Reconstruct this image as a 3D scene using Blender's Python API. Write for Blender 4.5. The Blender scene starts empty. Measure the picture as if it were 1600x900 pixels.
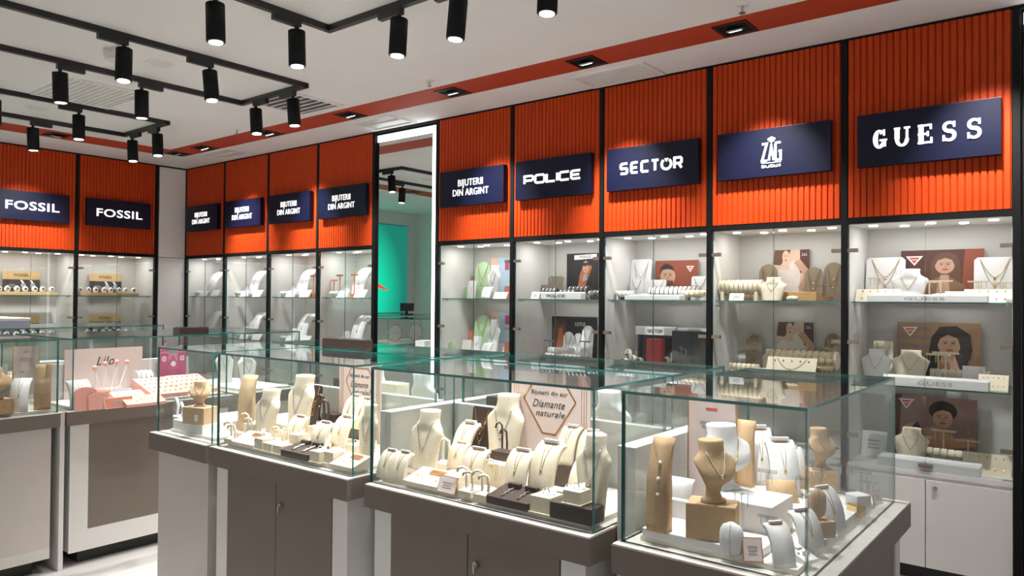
import bpy, bmesh, math, random
from mathutils import Vector, Matrix
random.seed(7)
SC = bpy.context.scene
COL = SC.collection
PI = math.pi

# ------------------------------------------------------------------ camera (fitted to the photograph, image 1600x900)
F_PX = 1171.4
YAW, PITCH, ROLL = math.radians(38.405), math.radians(0.808), math.radians(0.435)
CAM = Vector((8.7963, -4.6866, 1.55))
fw = Vector((-math.sin(YAW)*math.cos(PITCH), math.cos(YAW)*math.cos(PITCH), math.sin(PITCH)))
_r = Vector((math.cos(YAW), math.sin(YAW), 0)); _u = _r.cross(fw)
RT = math.cos(ROLL)*_r + math.sin(ROLL)*_u
UP = -math.sin(ROLL)*_r + math.cos(ROLL)*_u
cd = bpy.data.cameras.new('camera'); cam = bpy.data.objects.new('camera', cd); COL.objects.link(cam)
cd.sensor_width = 36; cd.lens = F_PX/1600*36; cd.clip_start = .05
cam.matrix_world = Matrix(((RT.x, UP.x, -fw.x, CAM.x), (RT.y, UP.y, -fw.y, CAM.y), (RT.z, UP.z, -fw.z, CAM.z), (0, 0, 0, 1)))
SC.camera = cam
def ray(x, y): return fw + (x-800)/F_PX*RT - (y-450)/F_PX*UP
def pix(x, y, z):                                   # photo pixel -> point on the horizontal surface at height z
    d = ray(x, y); return CAM + d*((z-CAM.z)/d.z)
def metres(px, p): return px*((Vector(p)-CAM).dot(fw))/F_PX

# ------------------------------------------------------------------ world (the lit mall outside the open shop front), exposure
w = bpy.data.worlds.new('mall_light'); SC.world = w; w.use_nodes = True
w.node_tree.nodes['Background'].inputs[0].default_value = (1, .97, .94, 1)
w.node_tree.nodes['Background'].inputs[1].default_value = .30
SC.view_settings.view_transform = 'Standard'; SC.view_settings.look = 'None'
SC.view_settings.exposure = 0.70; SC.view_settings.gamma = 1.0; SC.view_settings.use_curve_mapping = False
SC.cycles.use_denoising = True
SC.cycles.transparent_max_bounces = 40
SC.cycles.max_bounces = 10; SC.cycles.diffuse_bounces = 4; SC.cycles.glossy_bounces = 5
SC.cycles.sample_clamp_indirect = 4.0
SC.cycles.caustics_reflective = False; SC.cycles.caustics_refractive = False
def lamp(kind, name, loc, power, color=(1, .975, .95), target=None, parent=None, **k):
    l = bpy.data.lights.new(name, kind); l.energy = power; l.color = color
    for a, v in k.items(): setattr(l, a, v)
    o = bpy.data.objects.new(name, l); COL.objects.link(o); o.location = loc
    if target is not None: o.rotation_euler = (Vector(target)-Vector(loc)).to_track_quat('-Z', 'Y').to_euler()
    if parent: o.parent = parent
    return o

# ------------------------------------------------------------------ materials
MATS = {}
def mat(name, col, rough=.5, metal=0., var=.04, scale=40., bump=0., emit=None, es=0., spec=.5, coat=0.):
    if name in MATS: return MATS[name]
    m = bpy.data.materials.new(name); m.use_nodes = True; nt = m.node_tree; b = nt.nodes['Principled BSDF']
    tc = nt.nodes.new('ShaderNodeTexCoord'); nz = nt.nodes.new('ShaderNodeTexNoise')
    nz.inputs['Scale'].default_value = scale; nz.inputs['Detail'].default_value = 3
    nt.links.new(tc.outputs['Object'], nz.inputs['Vector'])
    rp = nt.nodes.new('ShaderNodeValToRGB')
    rp.color_ramp.elements[0].position = .3; rp.color_ramp.elements[1].position = .7
    rp.color_ramp.elements[0].color = tuple(c*(1-var) for c in col)+(1,)
    rp.color_ramp.elements[1].color = tuple(min(1, c*(1+var)) for c in col)+(1,)
    nt.links.new(nz.outputs['Fac'], rp.inputs['Fac']); nt.links.new(rp.outputs['Color'], b.inputs['Base Color'])
    b.inputs['Roughness'].default_value = rough; b.inputs['Metallic'].default_value = metal
    b.inputs['Specular IOR Level'].default_value = spec; b.inputs['Coat Weight'].default_value = coat
    if bump:
        bp = nt.nodes.new('ShaderNodeBump'); bp.inputs['Strength'].default_value = bump; bp.inputs['Distance'].default_value = .002
        nt.links.new(nz.outputs['Fac'], bp.inputs['Height']); nt.links.new(bp.outputs['Normal'], b.inputs['Normal'])
    if emit: b.inputs['Emission Color'].default_value = tuple(emit)+(1,); b.inputs['Emission Strength'].default_value = es
    MATS[name] = m; return m
def glass_mat(name, tint, f0=.045):
    m = bpy.data.materials.new(name); m.use_nodes = True; nt = m.node_tree; nt.nodes.clear()
    out = nt.nodes.new('ShaderNodeOutputMaterial'); mx = nt.nodes.new('ShaderNodeMixShader')
    tr = nt.nodes.new('ShaderNodeBsdfTransparent'); gl = nt.nodes.new('ShaderNodeBsdfGlossy')
    tr.inputs['Color'].default_value = tint+(1,); gl.inputs['Roughness'].default_value = 0.0
    lw = nt.nodes.new('ShaderNodeLayerWeight'); lw.inputs['Blend'].default_value = .5
    pw = nt.nodes.new('ShaderNodeMath'); pw.operation = 'POWER'; pw.inputs[1].default_value = 5
    ml = nt.nodes.new('ShaderNodeMath'); ml.operation = 'MULTIPLY_ADD'; ml.inputs[1].default_value = 1-f0; ml.inputs[2].default_value = f0
    nt.links.new(lw.outputs['Facing'], pw.inputs[0]); nt.links.new(pw.outputs[0], ml.inputs[0])
    nt.links.new(ml.outputs[0], mx.inputs['Fac']); nt.links.new(tr.outputs[0], mx.inputs[1]); nt.links.new(gl.outputs[0], mx.inputs[2])
    nt.links.new(mx.outputs[0], out.inputs['Surface']); MATS[name] = m; return m
GLASS = glass_mat('clear_glass', (.975, .99, .985), .028)
ACRYL = glass_mat('acrylic', (.86, .87, .88), .10)
EDGE = mat('glass_edge', (.03, .19, .175), .12, var=.25, scale=9, spec=.8)
M = lambda n: MATS[n]
mat('ceiling_paint', (.86, .845, .84), .9, var=.015, scale=3)
mat('white_paint', (.84, .815, .80), .75, var=.015, scale=4)
mat('floor_tile', (.50, .49, .47), .25, var=.04, scale=2.5)
mat('orange_panel', (.50, .050, .006), .5, var=.03, scale=12, spec=.2)
mat('orange_strip', (.40, .036, .006), .6, var=.02, scale=5)
mat('black_metal', (.008, .008, .009), .4, var=.1)
mat('black_satin', (.008, .008, .009), .6, var=.1, spec=.15)
mat('navy_panel', (.003, .0045, .022), .4, var=.05, spec=.3)
mat('letter_white', (.95, .95, .95), .5, emit=(1, .99, .97), es=.7)
mat('taupe', (.205, .172, .145), .55, var=.03, scale=6, spec=.2)
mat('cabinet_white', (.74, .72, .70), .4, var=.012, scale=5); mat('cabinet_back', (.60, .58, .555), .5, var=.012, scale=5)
mat('pale_panel', (.60, .545, .51), .45, var=.015, scale=5)
mat('rim_pale', (.66, .64, .59), .4)
mat('kick_black', (.02, .019, .017), .6)
mat('deck_cream', (.84, .79, .72), .7, scale=60)
mat('linen_cream', (.78, .69, .55), .85, var=.06, scale=160, bump=.15)
mat('suede_tan', (.58, .39, .23), .9, var=.06, scale=120, bump=.1)
mat('leather_white', (.86, .85, .86), .45, var=.02)
mat('leather_brown', (.045, .024, .018), .42, var=.15, scale=80, bump=.1)
mat('brown_pad', (.30, .17, .13), .6)
mat('pink_suede', (.82, .42, .35), .85, var=.05, scale=120)
mat('salmon', (.62, .22, .14), .8)
mat('pastel_green', (.42, .58, .36), .8)
mat('taupe_suede', (.24, .19, .135), .85, var=.08, scale=120)
mat('gold', (.83, .55, .20), .22, 1.)
mat('silver', (.80, .80, .82), .18, 1.)
mat('copper', (.66, .32, .13), .28, .9)
mat('steel', (.55, .53, .50), .3, 1.)
mat('bronze_clip', (.33, .26, .21), .35, .8)
mat('paper_white', (.88, .87, .87), .6)
mat('tag_blue', (.78, .83, .95), .5)
mat('paper_pink', (.80, .66, .63), .6, var=.02)
mat('ink', (.05, .045, .05), .6)
mat('ink_grey', (.42, .39, .39), .6)
mat('magenta', (.47, .05, .20), .5)
mat('magenta_pale', (.66, .22, .40), .5)
mat('wood', (.48, .27, .11), .5, var=.15, scale=14)
mat('kraft', (.64, .45, .22), .6)
mat('red_box', (.42, .02, .02), .5)
mat('ribbon_red', (.75, .08, .05), .5)
mat('lavender', (.47, .46, .62), .5)
mat('pearl', (.90, .86, .80), .2, coat=.5)
mat('grey_fabric', (.25, .24, .23), .8)
mat('blue_card', (.62, .74, .86), .6)
mat('orange_stand', (.70, .16, .06), .5)
mat('screen_black', (.01, .01, .012), .15)
mat('lens_glow', (1, 1, 1), .4, emit=(.92, .97, 1), es=9.)
mat('puck_glow', (1, 1, 1), .4, emit=(1, .97, .92), es=3.)
mat('led_strip', (1, 1, 1), .4, emit=(.97, 1, 1), es=2.6)
mm = bpy.data.materials.new('mirror_silver'); mm.use_nodes = True; MATS['mirror_silver'] = mm
mm.node_tree.nodes['Principled BSDF'].inputs['Base Color'].default_value = (.83, .87, .86, 1)
mm.node_tree.nodes['Principled BSDF'].inputs['Metallic'].default_value = 1
mm.node_tree.nodes['Principled BSDF'].inputs['Roughness'].default_value = 0
# skin / poster tones
for n, c in dict(skin=(.60, .36, .25), skin_pale=(.78, .55, .43), hair_dark=(.03, .018, .014), hair_brown=(.14, .065, .035), coat_brown=(.27, .14, .075), rust=(.30, .07, .035), rust_dark=(.10, .03, .022),
                 wall_tan=(.42, .25, .14), mauve=(.33, .20, .19), lip=(.42, .09, .08), dress_black=(.02, .02, .025), dress_white=(.80, .74, .70), navy_cloth=(.02, .025, .045), night=(.012, .010, .012), flame=(.45, .13, .04), pastel_blue=(.50, .64, .78), peach=(.85, .55, .40)).items():
    mat(n, c, .55, var=.06, scale=20)

# ------------------------------------------------------------------ mesh helpers
class MB:
    def __init__(s): s.v = []; s.f = []; s.m = []
    def add(s, v, f, mi=0):
        o = len(s.v); s.v += [tuple(p) for p in v]; s.f += [tuple(i+o for i in q) for q in f]; s.m += [mi]*len(f); return s
    def box(s, x0, x1, y0, y1, z0, z1, mi=0, mtx=None, faces_mi=None):
        v = [Vector(p) for p in ((x0, y0, z0), (x1, y0, z0), (x1, y1, z0), (x0, y1, z0), (x0, y0, z1), (x1, y0, z1), (x1, y1, z1), (x0, y1, z1))]
        if mtx: v = [mtx @ p for p in v]
        f = [(0, 3, 2, 1), (4, 5, 6, 7), (0, 1, 5, 4), (2, 3, 7, 6), (1, 2, 6, 5), (3, 0, 4, 7)]
        o = len(s.v); s.add(v, f, mi)
        if faces_mi: s.m[-6:] = faces_mi
        return s
    def loft(s, rings, cap=True, mi=0):
        n = len(rings[0]); v = [p for r in rings for p in r]; f = []
        for i in range(len(rings)-1):
            for j in range(n):
                k = (j+1) % n; f.append((i*n+j, i*n+k, (i+1)*n+k, (i+1)*n+j))
        if cap: f.append(tuple(range(n-1, -1, -1))); f.append(tuple((len(rings)-1)*n+j for j in range(n)))
        return s.add(v, f, mi)
    def prism(s, poly, x0, x1, axis='x', mi=0):       # poly in (a,b) extruded along axis
        n = len(poly)
        P = {'x': lambda t, a, b: (t, a, b), 'y': lambda t, a, b: (a, t, b), 'z': lambda t, a, b: (a, b, t)}[axis]
        v = [P(x0, a, b) for a, b in poly]+[P(x1, a, b) for a, b in poly]
        f = [tuple(range(n))[::-1], tuple(range(n, 2*n))]+[(i, (i+1) % n, n+(i+1) % n, n+i) for i in range(n)]
        return s.add(v, f, mi)
    def strip(s, A, B, x0, x1, mi=0):                 # closed band between two equal polylines A (outer), B (inner) in (y,z), extruded along x
        n = len(A); v = []
        for x in (x0, x1): v += [(x, a, b) for a, b in A]+[(x, a, b) for a, b in B]
        f = []
        for i in range(n-1):
            f += [(i, i+1, n+i+1, n+i), (2*n+i, 3*n+i, 3*n+i+1, 2*n+i+1), (i, 2*n+i, 2*n+i+1, i+1), (n+i, n+i+1, 3*n+i+1, 3*n+i)]
        f += [(0, n, 3*n, 2*n), (n-1, 2*n+n-1, 4*n-1, 2*n-1)]
        return s.add(v, f, mi)
    def cyl(s, p0, p1, r0, r1=None, n=12, mi=0, cap=True):
        r1 = r0 if r1 is None else r1; p0 = Vector(p0); p1 = Vector(p1); d = (p1-p0).normalized()
        a = d.orthogonal().normalized(); b = d.cross(a)
        R = [[p+(a*math.cos(2*PI*i/n)+b*math.sin(2*PI*i/n))*r for i in range(n)] for p, r in ((p0, r0), (p1, r1))]
        return s.loft(R, cap, mi)
    def tube(s, path, r, n=6, mi=0, closed=False):
        P = [Vector(p) for p in path]; R = []; ref = Vector((.31, .52, .79)); L = len(P)
        for i, p in enumerate(P):
            d = (P[(i+1) % L]-P[i-1]) if closed else (P[min(i+1, L-1)]-P[max(i-1, 0)])
            d = d.normalized() if d.length > 1e-9 else Vector((0, 0, 1))
            a = d.cross(ref); a = a.normalized() if a.length > 1e-6 else d.orthogonal().normalized(); b = d.cross(a)
            R.append([p+(a*math.cos(2*PI*j/n)+b*math.sin(2*PI*j/n))*r for j in range(n)])
        if closed: R.append(R[0])
        return s.loft(R, not closed, mi)
    def ell(s, c, rx, ry, rz, n=12, m=8, mi=0):
        c = Vector(c); R = []
        for i in range(m+1):
            t = -PI/2+PI*i/m; k = max(math.cos(t), .02)
            R.append([c+Vector((rx*k*math.cos(2*PI*j/n), ry*k*math.sin(2*PI*j/n), rz*math.sin(t))) for j in range(n)])
        return s.loft(R, True, mi)
    def poly(s, pts, mi=0): return s.add(pts, [tuple(range(len(pts)))], mi)
    def mesh(s, name, mats, smooth=False):
        me = bpy.data.meshes.new(name); me.from_pydata(s.v, [], s.f); me.validate()
        for q in (mats if isinstance(mats, (list, tuple)) else [mats]): me.materials.append(MATS[q] if isinstance(q, str) else q)
        if any(s.m): me.polygons.foreach_set('material_index', s.m)
        if smooth:
            me.polygons.foreach_set('use_smooth', [len(p.vertices) <= 4 for p in me.polygons])
        bm = bmesh.new(); bm.from_mesh(me); bmesh.ops.recalc_face_normals(bm, faces=bm.faces); bm.to_mesh(me); bm.free()
        return me
    def build(s, name, mats, parent=None, smooth=False, loc=None, rot=None):
        return obj(name, s.mesh(name, mats, smooth), parent, loc, rot)
def obj(name, me, parent=None, loc=None, rot=None, scale=None):
    o = bpy.data.objects.new(name, me); COL.objects.link(o)
    if parent: o.parent = parent
    if loc is not None: o.location = loc
    if rot is not None: o.rotation_euler = rot
    if scale is not None: o.scale = scale
    return o
def tag(o, label, cat, group=None):
    o['label'] = label; o['category'] = cat
    if group: o['group'] = group
    return o
def struct(o): o['kind'] = 'structure'; return o
def thing(name, label, cat, loc=(0, 0, 0), rz=0., group=None):
    o = bpy.data.objects.new(name, None); COL.objects.link(o); o.location = loc; o.rotation_euler = (0, 0, rz); o.empty_display_size = .05
    return tag(o, label, cat, group)
def box(name, mats, parent, x0, x1, y0, y1, z0, z1, bev=0., **k):
    b = MB().box(x0, x1, y0, y1, z0, z1); me = b.mesh(name, mats)
    if bev:
        bm = bmesh.new(); bm.from_mesh(me); bmesh.ops.bevel(bm, geom=list(bm.edges), offset=bev, segments=2, affect='EDGES', profile=.6); bm.to_mesh(me); bm.free()
    return obj(name, me, parent, **k)
def ribbon(mb, pts, wd, y=0., th=.01, mi=0):          # flat stroke in the x-z plane, front at y-th
    n = len(pts); L = []; R = []
    closed = (Vector(pts[0])-Vector(pts[-1])).length < 1e-6
    for i in range(n):
        p = Vector(pts[i])
        if closed and i in (0, n-1): a = Vector(pts[1])-Vector(pts[0]); b = Vector(pts[-1])-Vector(pts[-2])
        else:
            a = Vector(pts[min(i+1, n-1)])-p if i < n-1 else p-Vector(pts[i-1]); b = p-Vector(pts[i-1]) if i else a
        a = a.normalized(); b = b.normalized(); na = Vector((-a.y, a.x)); nb = Vector((-b.y, b.x)); m = na+nb
        m = m.normalized() if m.length > 1e-6 else na; k = min(1/max(m.dot(na), .45), 2.)
        ww = (wd[i] if isinstance(wd, (list, tuple)) else wd)/2*k
        L.append(p+m*ww); R.append(p-m*ww)
    v = [(q.x, yy, q.y) for yy in (y-th, y) for q in L]+[(q.x, yy, q.y) for yy in (y-th, y) for q in R]
    f = []
    for i in range(n-1):
        f += [(i, i+1, 2*n+i+1, 2*n+i), (n+i, 3*n+i, 3*n+i+1, n+i+1), (i, n+i, n+i+1, i+1), (2*n+i, 2*n+i+1, 3*n+i+1, 3*n+i)]
    f += [(0, 2*n, 3*n, n), (n-1, 2*n-1, 4*n-1, 3*n-1)]
    return mb.add(v, f, mi)
_tx = {}
def text(s, width, height, mats, parent, loc, name='lettering', bold=.0, th=.002, rot=(PI/2, 0, 0)):   # flat lettering fitted to width x height, centred on loc
    key = (s, bold)
    if key not in _tx:
        cu = bpy.data.curves.new('t', 'FONT'); cu.body = s; cu.align_x = 'CENTER'; cu.offset = bold; cu.extrude = .02; cu.resolution_u = 3; cu.space_line = 1.0; cu.space_character = 1.06
        o = bpy.data.objects.new('t', cu); me = bpy.data.meshes.new_from_object(o); bpy.data.objects.remove(o)
        xs = [v.co.x for v in me.vertices]; ys = [v.co.y for v in me.vertices]
        _tx[key] = ([(v.co.x-(min(xs)+max(xs))/2, v.co.y-(min(ys)+max(ys))/2, v.co.z) for v in me.vertices], [tuple(p.vertices) for p in me.polygons], max(xs)-min(xs), max(ys)-min(ys))
    v, f, W, H = _tx[key]
    me = bpy.data.meshes.new(name); me.from_pydata([(x*width/W, y*height/H, z/.02*th) for x, y, z in v], [], f); me.materials.append(MATS[mats])
    return obj(name, me, parent, loc, rot)
for s_ in ('BIJUTERII\nDIN ARGINT', 'FOSSIL'): pass
# stroke alphabets -------------------------------------------------
ST = {'P': [[(0, 0), (0, 1), (.8, 1), (.95, .88), (.95, .52), (.8, .4), (0, .4)]], 'O': [[(.5, 0), (.15, 0), (0, .15), (0, .85), (.15, 1), (.85, 1), (1, .85), (1, .15), (.85, 0), (.5, 0)]],
      'L': [[(0, 1), (0, 0), (.85, 0)]], 'I': [[(0, 0), (0, 1)]], 'C': [[(.95, 1), (.15, 1), (0, .85), (0, .15), (.15, 0), (.95, 0)]], 'E': [[(.9, 1), (.15, 1), (0, .85), (0, .15), (.15, 0), (.9, 0)], [(0, .5), (.8, .5)]],
      'S': [[(.95, 1), (.15, 1), (0, .88), (0, .62), (.12, .5), (.83, .5), (.95, .38), (.95, .12), (.8, 0), (0, 0)]], 'T': [[(-.12, 1), (.82, 1)], [(.35, 1), (.35, 0)]], 'R': [[(0, 0), (0, 1), (.8, 1), (.95, .88), (.95, .56), (.8, .45), (0, .45)], [(.55, .45), (.95, 0)]],
      'Z': [[(0, 1), (.8, 1), (0, 0), (.85, 0)]], 'A': [[(0, 0), (.4, 1), (.8, 0)], [(.15, .33), (.65, .33)]], 'G': [[(.85, 1), (.1, 1), (0, .9), (0, .1), (.1, 0), (.85, 0), (.85, .5), (.5, .5)]], 'B': [[(0, 0), (0, 1), (.7, 1), (.8, .75), (.7, .5), (0, .5)], [(.7, .5), (.85, .25), (.7, 0), (0, 0)]],
      'J': [[(.7, 1), (.7, .15), (.5, 0), (.1, 0), (0, .2)]], 'U': [[(0, 1), (0, .15), (.15, 0), (.75, 0), (.9, .15), (.9, 1)]], 'X': [[(0, 0), (.8, 1)], [(0, 1), (.8, 0)]]}
def stroke_text(s, width, height, wd, mats, parent, loc, gap=.35, th=.006, name='lettering', wide=1., notch=False):
    mb = MB(); x = 0; pos = []
    for c in s:
        mx = max(p[0] for st in ST[c] for p in st)*wide; pos.append((c, x)); x += mx+gap
    W = x-gap; sx = (width-wd)/W; sz = height-wd
    for c, x0 in pos:
        if notch and c == 'O':
            cx = (x0+.5*wide)*sx-(width-wd)/2; r = sz*.5
            ribbon(mb, [(cx+r*math.cos(q), r*math.sin(q)) for q in [math.radians(128+i*284/20) for i in range(21)]], wd, 0, th); mb.prism([(cx-r*.46, r*1.12), (cx+r*.46, r*1.12), (cx, r*.42)], -th, 0, 'y'); continue
        for st in ST[c]: ribbon(mb, [((x0+a*wide)*sx-(width-wd)/2, b*sz-sz/2) for a, b in st], wd, 0, th)
    return mb.build(name, mats, parent, loc=loc)
def serif_guess(width, height, mats, parent, loc, th=.006):
    mb = MB(); H = height; u = width/5.0; lw = u*.62; x = -width/2
    def arc(cx, cz, rx, rz, a0, a1, wmin, wmax, n=18):
        P = []; Wd = []
        for i in range(n+1):
            a = math.radians(a0+(a1-a0)*i/n); P.append((cx+rx*math.cos(a), cz+rz*math.sin(a))); Wd.append(wmin+(wmax-wmin)*abs(math.cos(a)))
        ribbon(mb, P, Wd, 0, th)
    T, t = H*.24, H*.10
    for i, c in enumerate('GUESS'):
        x0 = -width/2+i*u*1.09+u*.0; cx = x0+lw/2
        if c == 'G':
            arc(cx, 0, lw/2-T/2, H/2-t/2, 40, 320, t, T); ribbon(mb, [(cx+lw*.02, -H*.06), (cx+lw*.62, -H*.06)], t, 0, th); ribbon(mb, [(cx+lw*.36, -H*.06), (cx+lw*.36, -H*.42)], T*.9, 0, th); ribbon(mb, [(cx+lw*.38, H*.5), (cx+lw*.38, H*.17)], t, 0, th)
        elif c == 'U':
            ribbon(mb, [(x0+lw*.14, H*.47), (x0+lw*.14, -H*.12)], T, 0, th); ribbon(mb, [(x0+lw*.90, H*.47), (x0+lw*.90, -H*.12)], t*1.2, 0, th)
            arc(x0+lw*.52, -H*.12, lw*.38, H*.34, 180, 360, t*1.2, T*.8)
            for q in (.14, .90): ribbon(mb, [(x0+lw*(q-.24), H*.46), (x0+lw*(q+.24), H*.46)], t, 0, th)
        elif c == 'E':
            ribbon(mb, [(x0+lw*.2, H*.5), (x0+lw*.2, -H*.5)], T, 0, th)
            for z, l in ((.45, .95), (-.45, 1.), (0., .72)): ribbon(mb, [(x0-lw*.04, z*H), (x0+lw*l, z*H)], t, 0, th)
            for l, a, b in ((.92, .5, .22), (.97, -.5, -.2), (.70, .13, -.13)): ribbon(mb, [(x0+lw*l, a*H), (x0+lw*l, b*H)], t, 0, th)
        else:
            P = []; Wd = []
            for k in range(15): a = math.radians(35+k*235/14); P.append((cx+lw*.36*math.cos(a), H*.235+H*.215*math.sin(a))); Wd.append(t*1.2+(T*.7-t)*(k/14))
            for k in range(1, 15): a = math.radians(90-k*235/14); P.append((cx+lw*.38*math.cos(a), -H*.22+H*.235*math.sin(a))); Wd.append(T*.85+(t*1.2-T*.85)*(k/14))
            ribbon(mb, P, Wd, 0, th); ribbon(mb, [(cx+lw*.36, H*.49), (cx+lw*.36, H*.2)], t, 0, th); ribbon(mb, [(cx-lw*.40, -H*.49), (cx-lw*.40, -H*.18)], t, 0, th)
    return mb.build('lettering', mats, parent, loc=loc)

# ------------------------------------------------------------------ the setting
ZC, ZB, ZD, ZG, ZP = 3.10, .89, .905, 1.30, 1.125
struct(box('floor', 'floor_tile', None, -1.5, 13, -9, .6, -.05, 0))
struct(box('ceiling', 'ceiling_paint', None, -1.5, 13, -9, .6, ZC, ZC+.05))
struct(box('wall_back', 'white_paint', None, -1.5, 10.2, .50, .60, 0, ZC))
struct(box('wall_left', 'white_paint', None, -.62, -.50, -2.16, .5, 0, ZC))
struct(box('wall_left_return', 'white_paint', None, -1.33, -.50, -2.22, -2.16, 0, ZC))
struct(box('wall_alcove_back', 'white_paint', None, -1.45, -1.33, -5.2, -2.16, 0, ZC))
struct(box('wall_alcove_side', 'white_paint', None, -1.45, .3, -5.25, -5.13, 0, ZC))
# white corner pilaster on the left wall, two stacked panels with a joint
p = MB().box(-.45, 0, -.335, .0, 0, 2.005).box(-.45, 0, -.335, .0, 2.012, 3.085).build('trim_corner_pilaster', 'white_paint'); struct(p)
struct(box('trim_ceiling_painted_shadow', 'black_satin', None, .0, 9.4, -.012, .012, 3.086, ZC))  # black strip painted in for the shadow line under the ceiling
struct(box('trim_ceiling_painted_shadow_left', 'black_satin', None, -.012, .012, -2.14, -.012, 3.086, ZC))  # same painted shadow line along the left wall
struct(box('trim_ceiling_strip', 'orange_strip', None, .80, 11, -.735, -.455, ZC-.004, ZC))
struct(box('trim_ceiling_strip_left', 'orange_strip', None, .68, 1.03, -6.5, -.735, ZC-.004, ZC))

# ------------------------------------------------------------------ ceiling fittings
DL = ['above the crowned logo sign', 'above the notched-O sign', 'above the two-line sign by the mirror', 'above the lit mirror', 'above the third far two-line sign', 'above the second far two-line sign', 'above the serif-letter sign', 'at the bend of the strip', 'above the pilaster-side bold sign', 'past the outer bold sign']
for i, (x, y, tgt) in enumerate([(7.146, -.58, 'a'), (6.146, -.58, 'a'), (4.96, -.58, 'a'), (3.78, -.58, 'a'), (2.60, -.58, 'a'), (1.44, -.58, 'a'), (8.32, -.58, 'a'), (.90, -.585, 'n'), (.86, -1.77, 'b'), (.86, -2.95, 'b')]):
    t = thing('recessed_downlight', f'square black downlight in the orange ceiling strip {DL[i]}', 'downlight', (x, y, ZC-.004), 0, 'downlights in the orange ceiling strip')
    b = MB()
    for a, c, d, e in ((-.10, .10, -.10, -.082), (-.10, .10, .082, .10), (-.10, -.082, -.082, .082), (.082, .10, -.082, .082)): b.box(a, c, d, e, -.006, 0)
    b.build('trim_ring', 'black_metal', t)
    box('recess', 'black_satin', t, -.082, .082, -.082, .082, -.003, 0)
    d = Vector((0, .42, -1)) if tgt != 'b' else Vector((-.42, 0, -1))
    d.normalize(); c = Vector((0, 0, -.004))
    MB().cyl(c, c+d*.010, .05, .05, 20).build('lamp_ring', 'steel', t)
    MB().cyl(c+d*.010, c+d*.012, .036, .036, 20).build('lamp_lens', 'lens_glow' if tgt != 'n' else 'screen_black', t)
    if tgt == 'a': lamp('SPOT', 'downlight_beam', (x, y, ZC-.03), 135, target=(x, -.02, 2.0), spot_size=math.radians(60), spot_blend=.85, shadow_soft_size=.04)
    if tgt == 'b': lamp('SPOT', 'downlight_beam', (x, y, ZC-.03), 135, target=(.02, y, 2.0), spot_size=math.radians(60), spot_blend=.85, shadow_soft_size=.04)
TR = 3.085
def track(label, x0, x1, y0, y1):
    t = thing('light_track', label, 'light track', ((x0+x1)/2, (y0+y1)/2, TR))
    cx, cy = (x0+x1)/2, (y0+y1)/2; h = .017
    for a, b, c, d in ((x0-h, x1+h, y1-h, y1+h), (x0-h, x1+h, y0-h, y0+h), (x0-h, x0+h, y0, y1), (x1-h, x1+h, y0, y1)):
        box('rail', 'black_metal', t, a-cx, b-cx, c-cy, d-cy, -.02, .015)
    return t
track('rectangular black ceiling track over the counter with the pink case', 3.43, 4.25, -4.3, -1.38)
track('rectangular black ceiling track beside the bold-lettered wall cabinets', 1.46, 2.28, -4.3, -1.40)
track('rectangular black ceiling track over the long front counter', 5.32, 8.15, -2.86, -2.0)
def head(x, y, along, sgn, tilt=(0, 0), power=34, tgt=None, label='', group=''):
    t = thing('track_spotlight', label, 'spotlight', (x, y, TR-.02), 0, group)
    ax = Vector((1, 0, 0)) if along == 'x' else Vector((0, 1, 0))
    m = Matrix.Rotation(0 if along == 'x' else PI/2, 4, 'Z')
    MB().box(-.02 if sgn > 0 else -.15, .15 if sgn > 0 else .02, -.016, .016, -.034, 0, mtx=m).build('adapter', 'black_metal', t)
    MB().cyl((0, 0, -.034), (0, 0, -.075), .012, .012, 10).build('swivel', 'black_metal', t)
    d = Vector((tilt[0], tilt[1], -1)).normalized(); p = Vector((0, 0, -.06))
    a = p+d*.19
    b = MB(); b.cyl(p, a, .046, .046, 24); b.build('housing', 'black_satin', t, True)
    MB().cyl(a, a+d*.004, .044, .040, 24).build('front_ring', 'black_metal', t, True)
    MB().cyl(a+d*.003, a+d*.0055, .034, .034, 20).build('lens', 'lens_glow', t)
    q = Vector((x, y, TR-.02))+a+d*.02
    lamp('SPOT', 'spotlight_beam', q, power, color=(1, .975, .945), target=q+d, spot_size=math.radians(72), spot_blend=.8, shadow_soft_size=.035)
LBL = {1: 'black cylinder spotlight hanging from the track over the pink case', 2: 'black cylinder spotlight hanging from the track by the bold-lettered cabinets', 3: 'black cylinder spotlight hanging from the track over the front counter'}
RAIL = {4.25: 'on the long rail over the aisle', 3.43: 'on the inner long rail', 2.28: 'on the long rail facing the pink case', 1.46: 'on the long rail facing the cabinets', 5.32: 'on the short end rail', -2.0: 'on the rail nearer the wall cabinets', -2.86: 'added on the rail away from the wall cabinets', -1.38: 'on the short rail by the vent', -1.40: 'on the short end rail'}
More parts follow.
